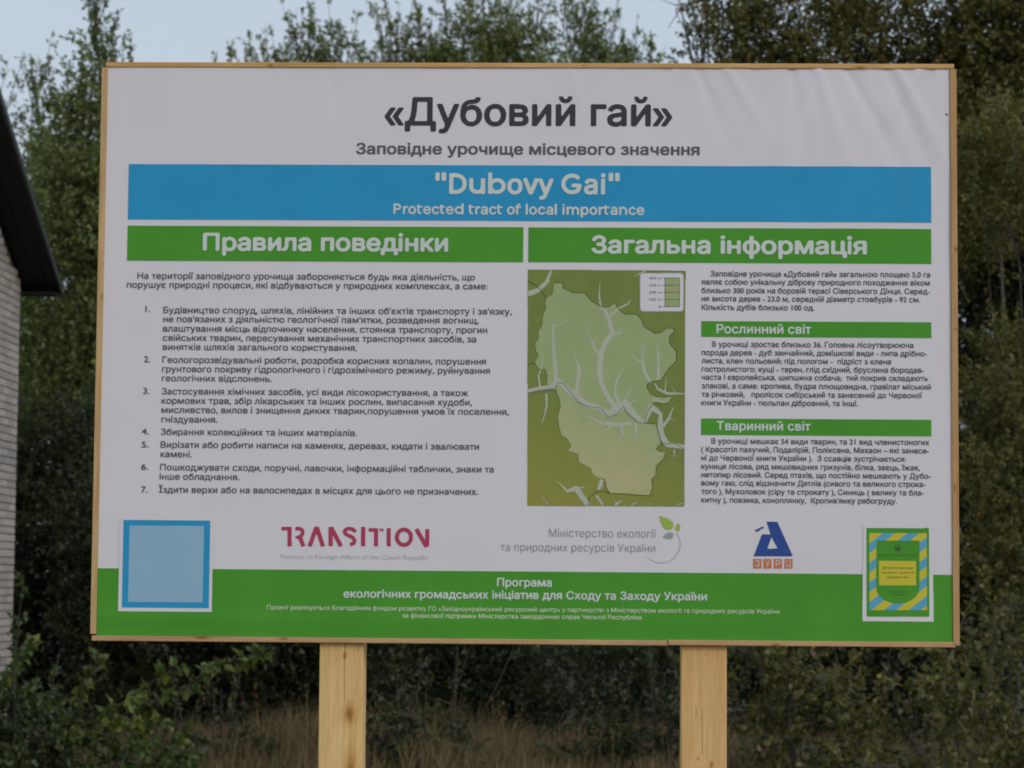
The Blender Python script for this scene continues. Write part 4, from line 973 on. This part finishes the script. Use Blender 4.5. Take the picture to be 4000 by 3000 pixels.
HERB = ([(.060,.080,.036), (.045,.062,.030), (.085,.095,.045), (.11,.10,.05)], [.4, .3, .18, .12])
shrub('low green herbs growing right beside the left post', (1470, 1720), 22, lambda x: 2810+.10*(x-1470), .058, HERB, 65, dens=.8, clump=.24, rz=.16, cat='weeds', name='weed_clump', tw=.14, sprigs=8)
shrub('low green herbs growing just left of the right post', (2330, 2620), 22.5, lambda x: 2860-.25*(x-2330), .058, HERB, 66, dens=.8, clump=.24, rz=.16, cat='weeds', name='weed_clump', tw=.14, sprigs=8)
shrub('low ragged herbs below the lower left corner of the board', (640, 1000), 22, 2890, .058, HERB, 67, dens=.8, clump=.24, rz=.14, cat='weeds', name='weed_clump', tw=.14, sprigs=6)
# tall dry grass and meadow
def grass():
    rng = np.random.default_rng(5)
    def blades(n, x, y, h, w, pal):
        z = ground_z(x, y)
        a = rng.uniform(0, 6.283, n); lean = rng.uniform(.1, 1.3, n)
        b = np.stack([x, y, z-.02], 1); s = np.stack([np.cos(a), np.sin(a), 0*a], 1)*w[:, None]/2
        ld = np.stack([np.cos(a*2.3), np.sin(a*2.3), 0*a], 1)*(lean*h*.5)[:, None]
        m_ = b+ld*.35+np.stack([0*h, 0*h, h*.55], 1); t = b+ld+np.stack([0*h, 0*h, h], 1)
        v = np.stack([b-s, b+s, m_+s*.8, m_-s*.8, t], 1).reshape(-1, 3); i = np.arange(n)[:, None]*5
        f = np.concatenate([i+np.array([[0, 1, 2]]), i+np.array([[0, 2, 3]]), i+np.array([[3, 2, 4]])], 0)
        c = np.repeat(np.array(pal[0])[rng.choice(len(pal[0]), p=pal[1], size=n)]*rng.uniform(.7, 1.3, (n, 1)), 5, 0)
        return v, f, c
    DRY = ([(.19,.125,.060), (.13,.090,.044), (.24,.17,.08), (.085,.090,.035), (.12,.075,.042)], [.3, .25, .1, .22, .13])
    n = 46000
    x = rng.uniform(-7.5, 7.5, n); y = rng.uniform(19.5, 27.5, n)
    patchy = .55+.45*np.sin(x*1.9+1.1)*np.sin(x*.7+y*.9)
    px_ = x/y*10000+2000
    amp = np.interp(px_, [-400, 200, 700, 1100, 1400, 1900, 2150, 2700, 3000, 4300], [.03, .05, .10, .30, .27, .24, .10, .18, .04, .03])
    pt2 = .5+.5*np.sin(px_*.0105+1.3*np.sin(y*1.7))*np.sin(y*2.3+px_*.004)
    pt3 = .5+.5*np.sin(px_*.031+y*3.1)
    h = (.10+amp*(.25+.9*pt2+.35*pt3))*rng.uniform(.35, 1.2, n)
    kp = rng.random(n) < .35+.65*pt2; x, y, h = x[kp], y[kp], h[kp]; n = len(x)
    v, f, c = blades(n, x, y, h, rng.uniform(.006, .014, n), DRY)
    o = mesh_obj('tall_grass', v, f, M['grass'], cols=c); tag(o, 'dry brown tall grass in front of the dark shrubs', 'grass', kind='stuff')
    n = 70000
    x = rng.uniform(-9, 9, n); y = rng.uniform(3, 20, n); h = rng.uniform(.04, .16, n)
    v, f, c = blades(n, x, y, h, rng.uniform(.005, .010, n), ([(.07,.085,.03), (.12,.10,.045), (.05,.07,.025)], [.5, .25, .25]))
    o = mesh_obj('short_grass', v, f, M['grass'], cols=c); tag(o, 'short meadow grass around the foot of the board', 'grass', kind='stuff')
    # seed heads and thin stalks standing out of the grass
    n = 220
    x = rng.uniform(-6, 6, n); y = rng.uniform(20.5, 25, n)
    px_ = x/y*10000+2000
    keep = rng.random(n) < np.interp(px_, [0, 700, 1200, 2600, 3000, 4000], [.1, .4, 1, 1, .5, .2]); x, y = x[keep], y[keep]; n = len(x)
    h = rng.uniform(.30, .70, n)
    v1, f1, c1 = blades(n, x, y, h, np.full(n, .006), DRY)
    tip = v1.reshape(-1, 5, 3)[:, 4]
    k = 6; t = rng.random((n, k, 1))
    P = (tip[:, None]-np.array([0, 0, .16])*t).reshape(-1, 3)
    Cc = np.array([(.15, .10, .06)])*rng.uniform(.7, 1.4, (n*k, 1))
    v2, f2, c2 = leaves_mesh(P, rng.normal(size=(n*k, 3))*.5+np.array([0, 0, .8]), rng.normal(size=(n*k, 3)), np.full(n*k, .045), np.full(n*k, .015), Cc)
    o = mesh_obj('grass_stalks', np.concatenate([v1, v2]), np.concatenate([f1, f2+len(v1)]), M['grass'], cols=np.concatenate([c1, c2]))
    tag(o, 'thin seed stalks standing above the dry grass', 'grass', kind='stuff')
grass()
print('LEAVES', tree.count)
